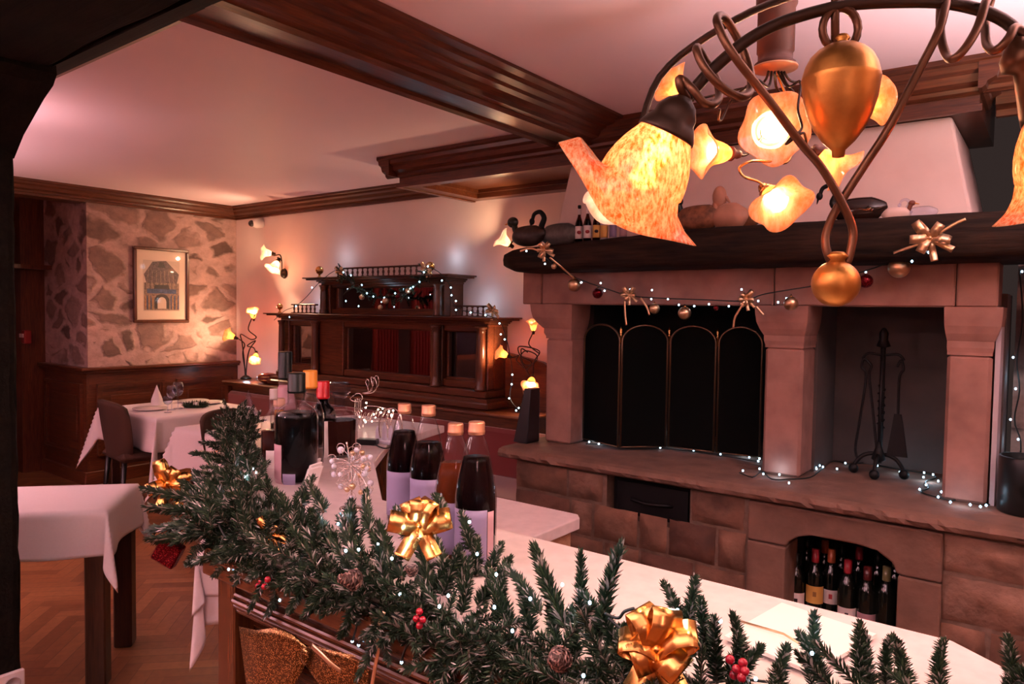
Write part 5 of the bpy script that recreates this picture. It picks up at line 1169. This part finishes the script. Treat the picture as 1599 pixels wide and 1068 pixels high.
gb = thing('glitter_parcel', 'small red glitter parcel hanging under the left end of the garland', 'ornament', at(263,862,'y',.80))
obj('box', MB().box(-.028,.028,-.012,.012,-.028,.028, Matrix.Translation(at(263,862,'y',.82)) @ RZ(.6) @ Matrix.Rotation(.5,4,'Y'), b=.003), GLITR, gb)
# ------------------------------------------------------------------ bows
def ribbon(mb, path, w_, wdir, th=.0007):
    path = [Vector(p) for p in path]; n = len(path); vs = []; fs = []
    for i, p in enumerate(path):
        t = (path[min(n-1, i+1)]-path[max(0, i-1)]).normalized(); wd_ = Vector(wdir); wd_ = (wd_-t*wd_.dot(t)).normalized(); nn = t.cross(wd_)
        for a, b_ in ((-1,-1),(1,-1),(1,1),(-1,1)): vs.append(p+wd_*(w_/2*a)+nn*(th*b_))
    for i in range(n-1):
        for k_ in range(4): fs.append((i*4+k_, i*4+(k_+1) % 4, (i+1)*4+(k_+1) % 4, (i+1)*4+k_))
    fs += [(3,2,1,0), tuple(range(n*4-4, n*4))]; mb.add(vs, fs, None, 0, True)
def bow(lb, c, s, nrm, loops=5, seed=0, mat=GOLDF, w_=.6, tails=2, rot=0, group='gold foil bows', name='gold_bow', angs=None):
    """a pull bow: broad loops folded flat to a crease at the tip, and cut tails"""
    rn = random.Random(seed); c = Vector(c); t = thing(name, lb, 'bow', c, group); nrm = Vector(nrm).normalized(); u = Vector((0,0,1)).cross(nrm).normalized(); v = nrm.cross(u)
    if angs: loops = len(angs)
    for i in range(loops):
        a = math.radians(angs[i]) if angs else rot+2*PI*i/loops+(rn.random()-.5)*.5; d = (u*math.cos(a)+v*math.sin(a))+nrm*(.15+.5*rn.random()); d.normalize(); L = s*(.8+.45*rn.random())
        side = d.cross(nrm).normalized(); tw_ = rn.random()*1.2-.6; bul = (nrm*math.cos(tw_)+side*math.sin(tw_)).normalized(); wd_ = d.cross(bul).normalized()
        path = [c+d*(L*x_)+bul*(L*y_) for x_, y_ in ((0,.02),(.2,.15),(.5,.24),(.85,.13),(1.0,.0),(.86,-.10),(.5,-.13),(.2,-.07),(.03,-.01))]
        pp = []
        for q0, q1 in zip(path, path[1:]): pp += [q0.lerp(q1, e/4) for e in range(4)]
        mb = MB(); ribbon(mb, pp+[path[-1]], s*w_, wd_); obj('ribbon_loop', mb, mat, t)
    for i in range(tails):
        a = rot-PI/2+(i-.5)*.8+(rn.random()-.5)*.3; d = u*math.cos(a)+v*math.sin(a); path = [c+d*(s*x_*1.35)+nrm*(s*y_) for x_, y_ in ((0,0),(.3,.12),(.6,.02),(1,.12))]
        mb = MB(); ribbon(mb, spline(path, 4), s*w_*.75, d.cross(nrm)); obj('ribbon_tail', mb, mat, t)
    obj('knot', MB().sph(c+nrm*s*.08, s*.13, 10, 7), mat, t)
    return t
cv = lambda p: (CAM-p)
p = at(655,822,'y',.84); bow('large gold foil bow in the middle of the garland in front of the juice bottles', p, .043, cv(p)+Vector((0,0,.4)), 5, 3, rot=0, w_=.82, angs=(112,62,170,10,88))
p = at(1025,1015,'y',.84); bow('largest gold foil bow at the front right of the garland', p, .049, cv(p)+Vector((0,0,.3)), 6, 5, rot=0, w_=.85, angs=(120,75,175,20,-40,215))
p = at(262,755,'y',1.02); bow('gold foil bow at the far left end of the garland', p, .058, cv(p)+Vector((-.3,0,.2)), 5, 8, rot=.2, w_=.6, angs=(110,60,-20,200,20))
p = at(425,835,'y',.85); bow('half buried gold foil bow left of the dark bottles', p, .036, cv(p)+Vector((0,0,.5)), 4, 9, rot=.9, w_=.4)
p = at(330,708,'y',1.28); bow('thin pale ribbon bow on the far arm of the garland', p, .06, cv(p), 2, 12, rot=.1, w_=.09, mat=GOLDP, tails=1)
# glitter ribbon bow on the bar front
gr = thing('glitter_bow', 'wide gold glitter ribbon bow tied on the bar front', 'bow', at(470,1030,'y',.79))
def sheet(pxs, y, mat, name, nx=18):
    top_, bot_ = pxs; n_ = len(top_); vs = []; fs = []
    for s_ in (0, 1):
        for i in range(n_):
            for j in range(7):
                v = j/6; a = Vector((top_[i][0], top_[i][1])); b_ = Vector((bot_[i][0], bot_[i][1])); q = a.lerp(b_, v)
                bul = .016*math.sin(PI*i/(n_-1))*(.6+.4*math.sin(v*5+i)) ; vs.append(at(q.x, q.y, 'y', y-bul+(.0012 if s_ else 0)))
    K = n_*7
    for s_ in (0, 1):
        for i in range(n_-1):
            for j in range(6): fs.append(tuple(s_*K+q for q in (i*7+j, (i+1)*7+j, (i+1)*7+j+1, i*7+j+1)))
    for i in range(n_-1): fs.append((i*7, (i+1)*7, K+(i+1)*7, K+i*7)); fs.append((i*7+6, (i+1)*7+6, K+(i+1)*7+6, K+i*7+6))
    for j in range(6): fs.append((j, j+1, K+j+1, K+j))
    return obj(name, MB().add(vs, fs, None, 0, True), mat, gr)
sheet(([(373,978),(400,984),(430,980),(455,990),(470,1002),(480,1012)], [(385,1075),(405,1090),(430,1100),(450,1085),(468,1055),(478,1036)]), .80, GLITG, 'ribbon_loop')
sheet(([(476,1010),(495,1008),(520,1016),(550,1022),(572,1030),(576,1045)], [(476,1038),(492,1060),(520,1095),(545,1115),(565,1110),(574,1090)]), .80, GLITG, 'ribbon_loop')
obj('knot', MB().sph(at(477,1024,'y',.79), .013, 12, 8, sc=(.8,.6,1.2)), GLITG, gr)
mb = MB(); ribbon(mb, spline([at(487,1008,'y',.775), at(500,1020,'y',.77), at(515,1035,'y',.77), at(532,1048,'y',.775)]), .009, (1,0,.6)); obj('ribbon_tail', mb, GOLDP, gr)
mb = MB(); ribbon(mb, spline([at(600,955,'y',.765), at(592,975,'y',.76), at(588,990,'y',.765), at(591,1010,'y',.775), at(586,1040,'y',.78), at(580,1075,'y',.785)]), .006, (1,.2,0)); tag(obj('hanging_ribbon', mb, GOLDP), 'narrow gold ribbon hanging down the bar front in the middle', 'ribbon')
# ------------------------------------------------------------------ strings of lights
def light_string(name, lb, path, bulbs, r=.0035, led=None, rc=.0022, tw=True):
    t = thing(name, lb, 'string lights', path[0], 'strings of cool white lights')
    if path: obj('cord', MB().tube(spline(path, 4), rc, 6), CORD, t)
    for q in bulbs:
        q = Vector(q); obj('light_bulb', MB().sph(q, r, 10, 7, sc=(1,1,1.2)), led or LED, t)
    return t
GB = [(357,889,.785),(437,937,.79),(460,946,.775),(528,818,.90),(550,1001,.795),(560,1007,.79),(609,1003,.80),(627,1034,.80),(673,1046,.80),(723,1038,.80),(632,848,.82),(625,928,.77),(686,947,.77),(775,897,.86),(733,815,.90),(772,948,.78),(828,935,.83),(878,913,.88),(921,941,.87),(1058,953,.90),(1125,970,.92),(1268,1020,.98),(911,1055,.80),(395,732,1.15),(392,757,1.05),(366,755,1.05),(352,770,.98),(362,715,1.2),(345,668,1.4),(400,738,1.1),(560,858,.80),(612,872,.79),(590,850,.83),(700,930,.78),(800,985,.80),(745,865,.88),(540,860,.80),(325,760,1.0),(350,800,.9),(470,850,.82),(1000,1055,.86),(1180,1060,.93)]
BP = [at(a, b_, 'y', c_) for a, b_, c_ in GB]
light_string('string_lights', 'cool white string lights wound through the fir garland', [edge(.8), edge(.6), edge(.4)+Vector((0,0,.03)), edge(.2), Vector((-1.42,.84,BZ+.05)), Vector((-1.25,.83,BZ+.012)), Vector((-1.0,.83,BZ+.02)), Vector((-.8,.82,BZ+.012)), Vector((-.6,.83,BZ+.02)), Vector((-.45,.86,BZ+.012)), Vector((-.38,.93,BZ+.012)), Vector((-.30,1.0,BZ+.012)), Vector((-.1,1.02,BZ+.012))], BP, .0023)
LT = thing('string_light_leads', 'dark drooping leads of the string lights on the bar front', 'cable', at(600,1000,'y',.79))
for q in ([(560,960),(555,985),(550,1000)],[(580,985),(566,998),(560,1006)],[(615,990),(610,1002)],[(640,1000),(632,1015),(627,1032)],[(668,1010),(655,1018),(655,1035),(672,1045)],[(685,985),(700,1020),(723,1038),(745,1060),(760,1080)],[(945,958),(965,965),(975,955),(990,950)],[(950,965),(970,985),(965,1000)]): obj('lead', MB().tube(spline([at(a, b_, 'y', .79 if a < 900 else .87) for a, b_ in q]), .0022, 6), CORD, LT)
for (a, b_, c_), e_ in zip(((632,835,.80),(790,920,.79),(1058,935,.88),(392,745,1.05),(528,800,.93),(905,930,.86),(330,880,.80),(1268,1000,.97)), (.05,.05,.05,.09,.05,.05,.07,.04)): light(at(a, b_, 'y', c_), e_, COOL, .01)
# hearth lights
S1 = [(920,690,3.50),(938,686,3.55),(945,682,3.55),(941,690,3.5),(935,693,3.5),(963,679,3.6),(980,680,3.6),(986,687,3.5),(1010,690,3.55),(1022,688,3.5),(1031,699,3.45),(1060,698,3.55),(1083,703,3.5),(1111,700,3.6),(1125,709,3.5),(1163,709,3.6),(1170,714,3.55),(1184,720,3.45),(1186,716,3.5)]
light_string('string_lights', 'string lights lying behind the folding fire screen', [at(a, b_+5, 'z', HZ+.005) for a, b_ in ((915,688),(945,688),(985,686),(1030,694),(1085,700),(1125,706),(1185,716))], [at(a, b_, 'z', HZ+.012) for a, b_, _ in S1], .0045, LEDS, .003)
S2 = [(1160,735),(1186,732),(1192,740),(1217,741),(1232,754),(1274,730),(1280,727),(1285,729),(1288,720),(1303,711),(1320,723),(1307,732),(1275,732)]
light_string('string_lights', 'string lights curled round the foot of the middle fireplace pillar', [at(a, b_, 'z', HZ+.005) for a, b_ in ((1155,738),(1175,745),(1190,736),(1205,748),(1235,748),(1265,745),(1280,735),(1300,720),(1325,724),(1355,722))], [at(a, b_, 'z', HZ+.012) for a, b_ in S2], .0042, LEDS, .003)
S3 = [(1370,727),(1405,737),(1443,738),(1457,741),(1442,745),(1446,757),(1436,764),(1465,751),(1470,768),(1465,776),(1484,784),(1515,788),(1531,791),(1540,789)]
light_string('string_lights', 'string lights bunched against the right fireplace pillar', [at(a, b_, 'z', HZ+.005) for a, b_ in ((1360,724),(1400,732),(1440,738),(1462,745),(1445,752),(1450,762),(1438,768),(1462,776),(1485,781),(1505,777),(1525,778),(1545,788))], [at(a, b_, 'z', HZ+.012) for a, b_ in S3], .0042, LEDS, .003)
S4 = [(1582,558),(1586,607),(1578,655),(1590,686),(1590,714),(1591,727),(1535,341),(1512,345),(1510,368),(1580,405),(1596,424),(1597,396)]
light_string('string_lights', 'string lights hanging down the dark stone wall right of the fireplace', [at(a, b_, 'y', 3.70) for a, b_ in ((1592,420),(1597,500),(1588,560),(1592,610),(1584,655),(1594,690),(1592,730))], [at(a, b_, 'y', 3.70) for a, b_ in S4], .0042, LEDS, .003)
for a, b_, e_ in ((935,683,.22),(1060,690,.12),(1165,705,.15),(1215,735,.25),(1283,715,.35),(1450,742,.45),(1500,778,.2),(1405,730,.15)): light(at(a, b_, 'z', HZ+.03), e_*.4, COOL, .02)
light(at(1585,590,'y',3.66), .08, COOL, .03); light(at(1575,690,'y',3.62), .08, COOL, .03)
# lights on the sideboard
S5 = [(536,425),(548,430),(565,445),(573,458),(583,463),(600,465),(617,458),(630,452),(645,448),(655,440),(641,450),(662,425),(668,416),(690,438),(704,449),(705,461),(712,470),(712,484),(735,488),(758,492),(780,505),(782,522),(788,530),(800,585),(799,600),(795,622),(810,637),(806,641),(487,449),(452,495),(462,478),(540,470),(560,478)]
light_string('string_lights', 'string lights draped over the mirrored sideboard', [at(a, b_, 'y', 3.90) for a, b_ in ((428,500),(445,485),(462,478),(480,462),(500,440),(530,422),(560,455),(600,466),(645,450),(668,418),(700,440),(712,480),(760,492),(785,510),(800,580),(796,620),(808,638))], [at(a, b_, 'y', 3.89) for a, b_ in S5], .0052, LEDS, .003)
for a, b_, y_, e_ in ((480,470,4.1,.5),(560,440,3.85,.35),(660,425,3.95,.4),(745,470,4.1,.6),(520,400,4.1,.5),(640,460,3.85,.3),(700,400,4.15,.4),(795,610,3.85,.3),(385,585,4.0,.6)): light(at(a, b_, 'y', y_), e_*.5, COOL, .03)
gs = thing('fir_garland', 'short dark garland swag with baubles on the upper mirror of the sideboard', 'garland', at(600,455,'y',3.93)); fol = MB()
pth = spline([at(535,425,'y',3.95), at(560,450,'y',3.92), at(600,463,'y',3.92), at(640,452,'y',3.92), at(670,420,'y',3.95)], 10)
for i in range(60):
    b_ = pth[i*len(pth)//60]; put(b_, Vector((rn.random()-.5, -.4*rn.random(), rn.random()-.6)), .06+.04*rn.random(), rn.choice(LOW))
fo = obj('foliage', fol, SPM, gs, fix=False)
def bauble(lb, c, r, mat, group='baubles on the mantel string'):
    t = thing('bauble', lb, 'bauble', c, group); c = Vector(c); obj('ball', MB().sph(c, r, 22, 14), mat, t); obj('hanger_cap', MB().lathe([(r*.2,0),(r*.2,r*.18),(r*.05,r*.2),(r*.05,r*.4)], 10, Matrix.Translation(c+Vector((0,0,r*.96)))), BRASS, t)
for a, b_, r_, m_, lb in ((565,464,.022,GOLDP,'gold bauble left of centre on the sideboard swag'),(602,470,.024,GOLDP,'gold bauble at the lowest point of the sideboard swag'),(637,454,.022,GOLDP,'gold bauble right of centre on the sideboard swag'),(621,463,.018,GLITR,'red bauble between two gold ones on the sideboard swag'),(594,480,.02,GOLDP,'lowest gold bauble under the sideboard swag')):
    bauble(lb, at(a, b_, 'y', 3.88), r_, m_, 'baubles on the sideboard swag')
for a, b_, lb in ((531,424,'small gold bow at the left end of the sideboard swag'),(666,420,'small gold bow at the right end of the sideboard swag'),(770,485,'small gold bow on the right lower cornice of the sideboard')):
    p = at(a, b_, 'y', 3.93); bow(lb, p, .05, (0.3,-1,.1), 5, a, rot=.4, w_=.5, angs=(130,50,190,-10), group='small gold bows', mat=GOLDP)
# mantel string with bows and baubles
YM = 3.24
mp = [(845,392,3.08),(855,405,3.08),(880,425,3.20),(915,440,YM),(950,452,YM),(985,462,YM),(1040,466,YM),(1100,468,YM),(1160,470,YM),(1190,460,YM),(1235,452,YM),(1275,445,YM),(1345,425,YM),(1385,410,3.2),(1420,388,3.08),(1450,365,3.07),(1500,345,3.07)]
MBU = [(822,392,3.07),(851,412,3.07),(908,441,3.22),(938,442,YM),(944,454,YM),(984,452,YM),(1018,453,YM),(1017,467,YM),(1060,476,YM),(1043,467,YM),(1084,478,YM),(1107,475,YM),(1138,478,YM),(1158,452,YM),(1184,470,YM),(1215,472,YM),(1228,466,YM),(1352,425,YM),(1424,408,3.1),(1472,360,3.07),(1450,394,3.1),(1465,358,3.07)]
light_string('string_lights', 'string lights looped across the front of the mantel', [at(*q[:2], 'y', q[2]) for q in mp], [at(a, b_, 'y', c_) for a, b_, c_ in MBU], .0042, LEDS, .003)
for a, b_, r_, m_, lb in ((897,445,.034,GOLDP,'gold bauble furthest left on the mantel string'),(933,458,.027,GLITR,'dark red bauble at the left of the mantel string'),(1022,482,.026,GOLDP,'smaller gold bauble left of the screen post under the lintel'),(1069,489,.031,GOLDP,'pale gold bauble lowest on the mantel string'),(1118,481,.012,GLITR,'tiny red bauble in the middle of the mantel string'),(1235,474,.030,GOLDP,'gold bauble over the middle pillar'),(1352,439,.028,GLITR,'dark red glitter bauble right of the gilded ball'),(1404,418,.041,GOLDP,'large gold bauble at the right of the mantel string'),(865,416,.014,GOLDP,'tiny gold bauble on the mantel edge under the left bow')):
    bauble(lb, at(a, b_, 'y', 3.20 if b_ > 417 else 3.08), r_, m_)
for (a, b_, y_, s_, lb) in ((850,390,3.07,.045,'gold bow with ribbon ends on the left end of the mantel'),(982,460,3.22,.040,'gold bow with a long hanging ribbon left of the fire screen'),(1165,467,3.22,.040,'gold bow near the middle pillar on the mantel string'),(1452,372,3.07,.065,'largest gold bow on the right of the mantel')):
    p = at(a, b_, 'y', y_); bow(lb, p, s_, cv(p)+Vector((0,0,.4)), 5, int(a), rot=.5, w_=.5, angs=(130,55,185,-10,240), group='gold bows on the mantel string', mat=GOLDP)
RL = ['gold ribbon end hanging straight left of the fire screen','curled gold ribbon end beside the bow left of the fire screen','gold ribbon end hanging beside the middle pillar capital','short gold ribbon end right of the bow over the middle pillar','gold ribbon end left of the largest mantel bow','gold ribbon end reaching up right of the largest mantel bow','gold ribbon end left of the bow on the left mantel end','long gold ribbon from the left mantel bow down to the gold bauble']
for ri_, q in enumerate(([(975,470,3.2),(976,490,3.2),(978,508,3.2)],[(1000,465,3.2),(1010,480,3.2),(1014,492,3.2)],[(1160,475,3.2),(1148,495,3.2),(1145,512,3.2)],[(1180,478,3.2),(1192,492,3.2)],[(1440,380,3.05),(1415,388,3.05),(1395,395,3.06)],[(1465,365,3.05),(1490,350,3.05),(1508,342,3.05)],[(848,395,3.06),(830,388,3.06),(812,392,3.06)],[(858,402,3.06),(880,420,3.12),(897,435,3.2)])):
    rb_ = MB(); ribbon(rb_, spline([at(*z_[:2],'y',z_[2]) for z_ in q]), .010, (.6,0,.8)); tag(obj('ribbon_end', rb_, GOLDP), RL[ri_], 'ribbon', 'ribbon ends on the mantel')

# ================================================================== THINGS ON THE MANTEL
MZ = 2.0
def mantel_z(p): return p
def bird(name, lb, px, py, y, s, head_dir, body_m, head_m, kind='duck', cat='duck figure', hs=1.0, beak=ORANGE):
    """px,py: where the body meets the mantel top; head_dir +1 faces right along x"""
    o = at(px, py, 'y', y); t = thing(name, lb, cat, o); h = head_dir; kx = .68 if kind == 'tuck' else 1; V_ = lambda x_, z_, y_=0: o+Vector((h*kx*x_*s, y_*s, z_*s))
    bp_ = spline([V_(-.60,.30), V_(-.45,.26), V_(-.2,.22), V_(.1,.22), V_(.35,.24), V_(.46,.27)], 4); n = len(bp_)
    rr = []
    for i in range(n):
        u = i/(n-1); r = .29*s*math.sin(PI*min(1, .06+u*.9))**.6*(1 if u > .3 else .55+1.5*u); rr.append((r, r*.75))
    obj('body', MB().tube(bp_, rr, 14, up=(0,0,1)), body_m, t)
    if kind == 'swan':
        nk = [V_(.36,.24), V_(.52,.42), V_(.44,.66), V_(.56,.82), V_(.74,.78), V_(.80,.62)]; obj('neck', MB().tube(spline(nk, 5), [.085*s-.045*s*i/25 for i in range(26)], 10), head_m, t)
        obj('head', MB().sph(V_(.81,.60), .075*s, 12, 8, sc=(1,.8,1.2)), head_m, t); obj('beak', MB().tube([V_(.83,.57), V_(.86,.42)], [.035*s,.008*s], 8), beak, t)
    elif kind == 'tuck':   # head turned back
        nk = [V_(.30,.25), V_(.40,.45), V_(.28,.62)]; obj('neck', MB().tube(spline(nk, 5), .09*s, 10), head_m, t)
        obj('head', MB().sph(V_(.30,.64), .14*s, 14, 9, sc=(1.1,.9,1.7)), head_m, t); obj('beak', MB().tube([V_(.10,.62), V_(-.05,.50)], [.05*s,.015*s], 8), beak, t)
    else:
        nk = [V_(.34,.24), V_(.42,.44), V_(.46,.56)]; obj('neck', MB().tube(spline(nk, 5), .085*s, 10), head_m, t)
        obj('head', MB().sph(V_(.50,.62), .125*s*hs, 16, 10, sc=(1.15,.9,1)), head_m, t); obj('beak', MB().tube([V_(.58,.61), V_(.76,.57)], [(.03*s,.05*s),(.015*s,.035*s)], 8), beak, t)
    return t
DKG = plain('dark_green_gloss', (.012,.022,.014), .2); DKB = plain('dark_feather', (.03,.02,.016), .4, noise=.5, nscale=50); BRN = plain('brown_feather', (.20,.09,.045), .5, noise=.5, nscale=40); TERR = plain('pale_terracotta', (.48,.26,.17), .6, noise=.15, nscale=20); PALEW = plain('pale_porcelain', (.70,.55,.48), .35)
GREYB = plain('grey_feather', (.10,.095,.085), .45, noise=.3, nscale=40)
MY = 3.26
bird('duck_figure', 'dark wooden duck at the left end of the mantel', 823, 381, 3.22, .20, -1, DKB, DKG, hs=1.2)
bird('swan_figure', 'black swan figure with a curved neck on the left of the mantel', 872, 381, 3.26, .22, -1, GREYB, IRON, 'swan', 'swan figure', beak=IRON)
bird('duck_figure', 'mallard decoy with a glossy green head behind the tulip lamp', 1088, 356, 3.22, .21, -1, BRN, DKG, hs=1.1)
bird('bird_figure', 'pale terracotta bird with its head tucked back on the mantel', 1137, 354, 3.22, .215, -1, TERR, TERR, 'tuck', 'bird figure', beak=TERR)
bird('duck_figure', 'small brown duck behind the terracotta bird', 1165, 353, 3.32, .13, 1, BRN, BRN, hs=.9)
bird('swan_figure', 'glossy black swan dish with pointed tail right of the gilded rods', 1338, 344, 3.24, .185, -1, plain('black_lacquer', (.015,.008,.006), .12), IRON, 'swan', 'swan figure', beak=IRON)
bird('goose_figure', 'small white goose figure with a dark head on the mantel', 1401, 343, 3.24, .10, 1, PALEW, plain('reddish_head', (.18,.05,.03), .4), cat='goose figure', hs=.9)
bird('swan_figure', 'translucent glass swan at the right of the mantel', 1438, 341, 3.24, .095, -1, GLASSF, GLASSF, 'swan', 'swan figure', beak=GLASSF)
def mini(lb, px, top, bot, wpx, y, lm, cm, labm, glass=GLASSG, kind='bottle'):
    p = at(px, bot, 'y', y); s_ = (p-CAM).dot(_F)/FPX; h = (bot-top)*s_; r = wpx/2*s_; p.z -= 0
    if kind == 'bottle': prf = [(r*.95,0),(r,.003),(r,h*.45),(r*.9,h*.52),(r*.42,h*.68),(r*.36,h*.72),(r*.36,h*.95)]; cap = (h*.93,h,r*.42)
    else: prf = [(r*.95,0),(r,.003),(r,h*.75),(r*.85,h*.85),(r*.7,h*.86),(r*.7,h*.90)]; cap = (h*.86,h,r*.75)
    fa = faceang(p); t = bottle('miniature_bottle', lb, p, prf, h*(.6 if kind == 'bottle' else .7), lm, cap, cm, [(h*.08, h*.42 if kind == 'bottle' else h*.7, fa-1.1, fa+1.1, labm), (h*.74, h*.90, fa-1.3, fa+1.3, labm)] if kind == 'bottle' else [(h*.08,h*.7,fa-1.1,fa+1.1,labm)], glass=glass, n=20, group='small bottles on the mantel')
    if kind == 'bottle': obj('printed_mark', MB().sph(p+Vector((math.cos(fa)*r, math.sin(fa)*r, h*.25)), r*.55, 8, 6, sc=(1,1,.8)), INKR if lm is DARKLIQ else INK, t)
mini('small dark bottle with black and white label, leftmost on the mantel', 904, 321, 378, 13, 3.26, DARKLIQ, BLACKCAP, PAPERW); mini('small dark bottle with a pink cap, second from the left on the mantel', 917, 319, 377, 13, 3.25, DARKLIQ, plain('pink_cap', (.6,.15,.15), .4), PAPERW); mini('small amber bottle with a clear neck, third from the left on the mantel', 931, 319, 376, 12, 3.25, AMBERL, plain('pale_cap', (.5,.35,.25), .4), PAPERY)
mini('short jar with a yellow label on the mantel', 943, 343, 374, 12, 3.26, None, PAPERW, PAPERY, GLASSF, 'jar'); mini('short clear jar with blue print on the mantel', 957, 341, 373, 12, 3.26, None, PAPERW, PAPER, GLASSF, 'jar'); mini('short clear jar nearest the tulip shade on the mantel', 973, 343, 372, 12, 3.27, None, PAPERW, PAPERP, GLASSF, 'jar')
# ================================================================== WINE IN THE NICHE
WP = [(.036,0),(.0375,.006),(.0375,.19),(.035,.205),(.024,.225),(.0155,.245),(.0145,.26),(.0145,.295)]
WG = plain('dark_bottle_glass', (.006,.010,.008), .08); 
def wine(lb, px, y, lab, foil, zk=1.0, l0=.06, l1=.14, mark=INK):
    r = ray(px, 920); t_ = y/r.y; p = Vector((r.x*t_, y, .2805)); fa = faceang(p); t = thing('wine_bottle', lb, 'wine bottle', p, 'wine bottles in the niche'); M = Matrix.Translation(p)
    obj('glass', MB().lathe([(a, b_*zk) for a, b_ in WP]+[(0,.295*zk)], 24, M), WG, t); obj('foil', MB().lathe([(.0155,.245*zk),(.0160,.25*zk),(.0158,.30*zk),(0,.3005*zk)], 20, M), foil, t)
    if lab:
        vs = []; fs = []
        for j in range(2):
            for i in range(15): a = fa-1.1+2.2*i/14; vs.append((.0385*math.cos(a), .0385*math.sin(a), (l0, l1)[j]))
        for i in range(14): fs.append((i, i+1, 16+i, 15+i))
        lo = obj('paper_label', MB().add(vs, fs, M, 0, True), lab, t, fix=False)
        c_ = p+Vector((math.cos(fa)*.039, math.sin(fa)*.039, l0+(l1-l0)*.55)); obj('printed_mark', MB().box(-.001,.001,-.007,.007,-.010,.010, Matrix.Translation(c_) @ RZ(fa)), mark, t)
RF = plain('red_foil', (.30,.02,.03), .35); OF = plain('orange_foil', (.42,.10,.04), .35); GF = plain('olive_foil', (.16,.15,.06), .35)
wine('wine bottle at the left edge of the niche with a white label and dark star', 1243, 3.22, PAPERW, BLACKCAP, .97, .05, .125)
wine('wine bottle with a yellow label and dark red foil', 1272, 3.24, PAPERY, RF, 1.06, .09, .165, plain('brown_ink', (.3,.15,.04), .5)); wine('wine bottle with a narrow white label and orange foil', 1297, 3.28, PAPERW, OF, 1.06, .09, .15, INKR)
wine('wine bottle with red foil and white label in the middle of the niche', 1323, 3.20, PAPERW, RF, 1.04, .055, .12); wine('wine bottle with a cream printed label, second from the right', 1354, 3.20, PAPERP, plain('dark_red_foil', (.08,.01,.01), .35), 1.0, .05, .115, INKR)
wine('wine bottle with olive foil at the right edge of the niche', 1384, 3.21, None, GF, 1.04)
for i, px in enumerate((1258,1286,1312,1340,1370,1398)): wine(('unlabelled dark wine bottle in the back row of the niche, '+('leftmost','second from the left','third from the left','third from the right','second from the right','rightmost')[i]), px, 3.42, None, (BLACKCAP, OF, BLACKCAP, RF, BLACKCAP, GF)[i], 1.03)
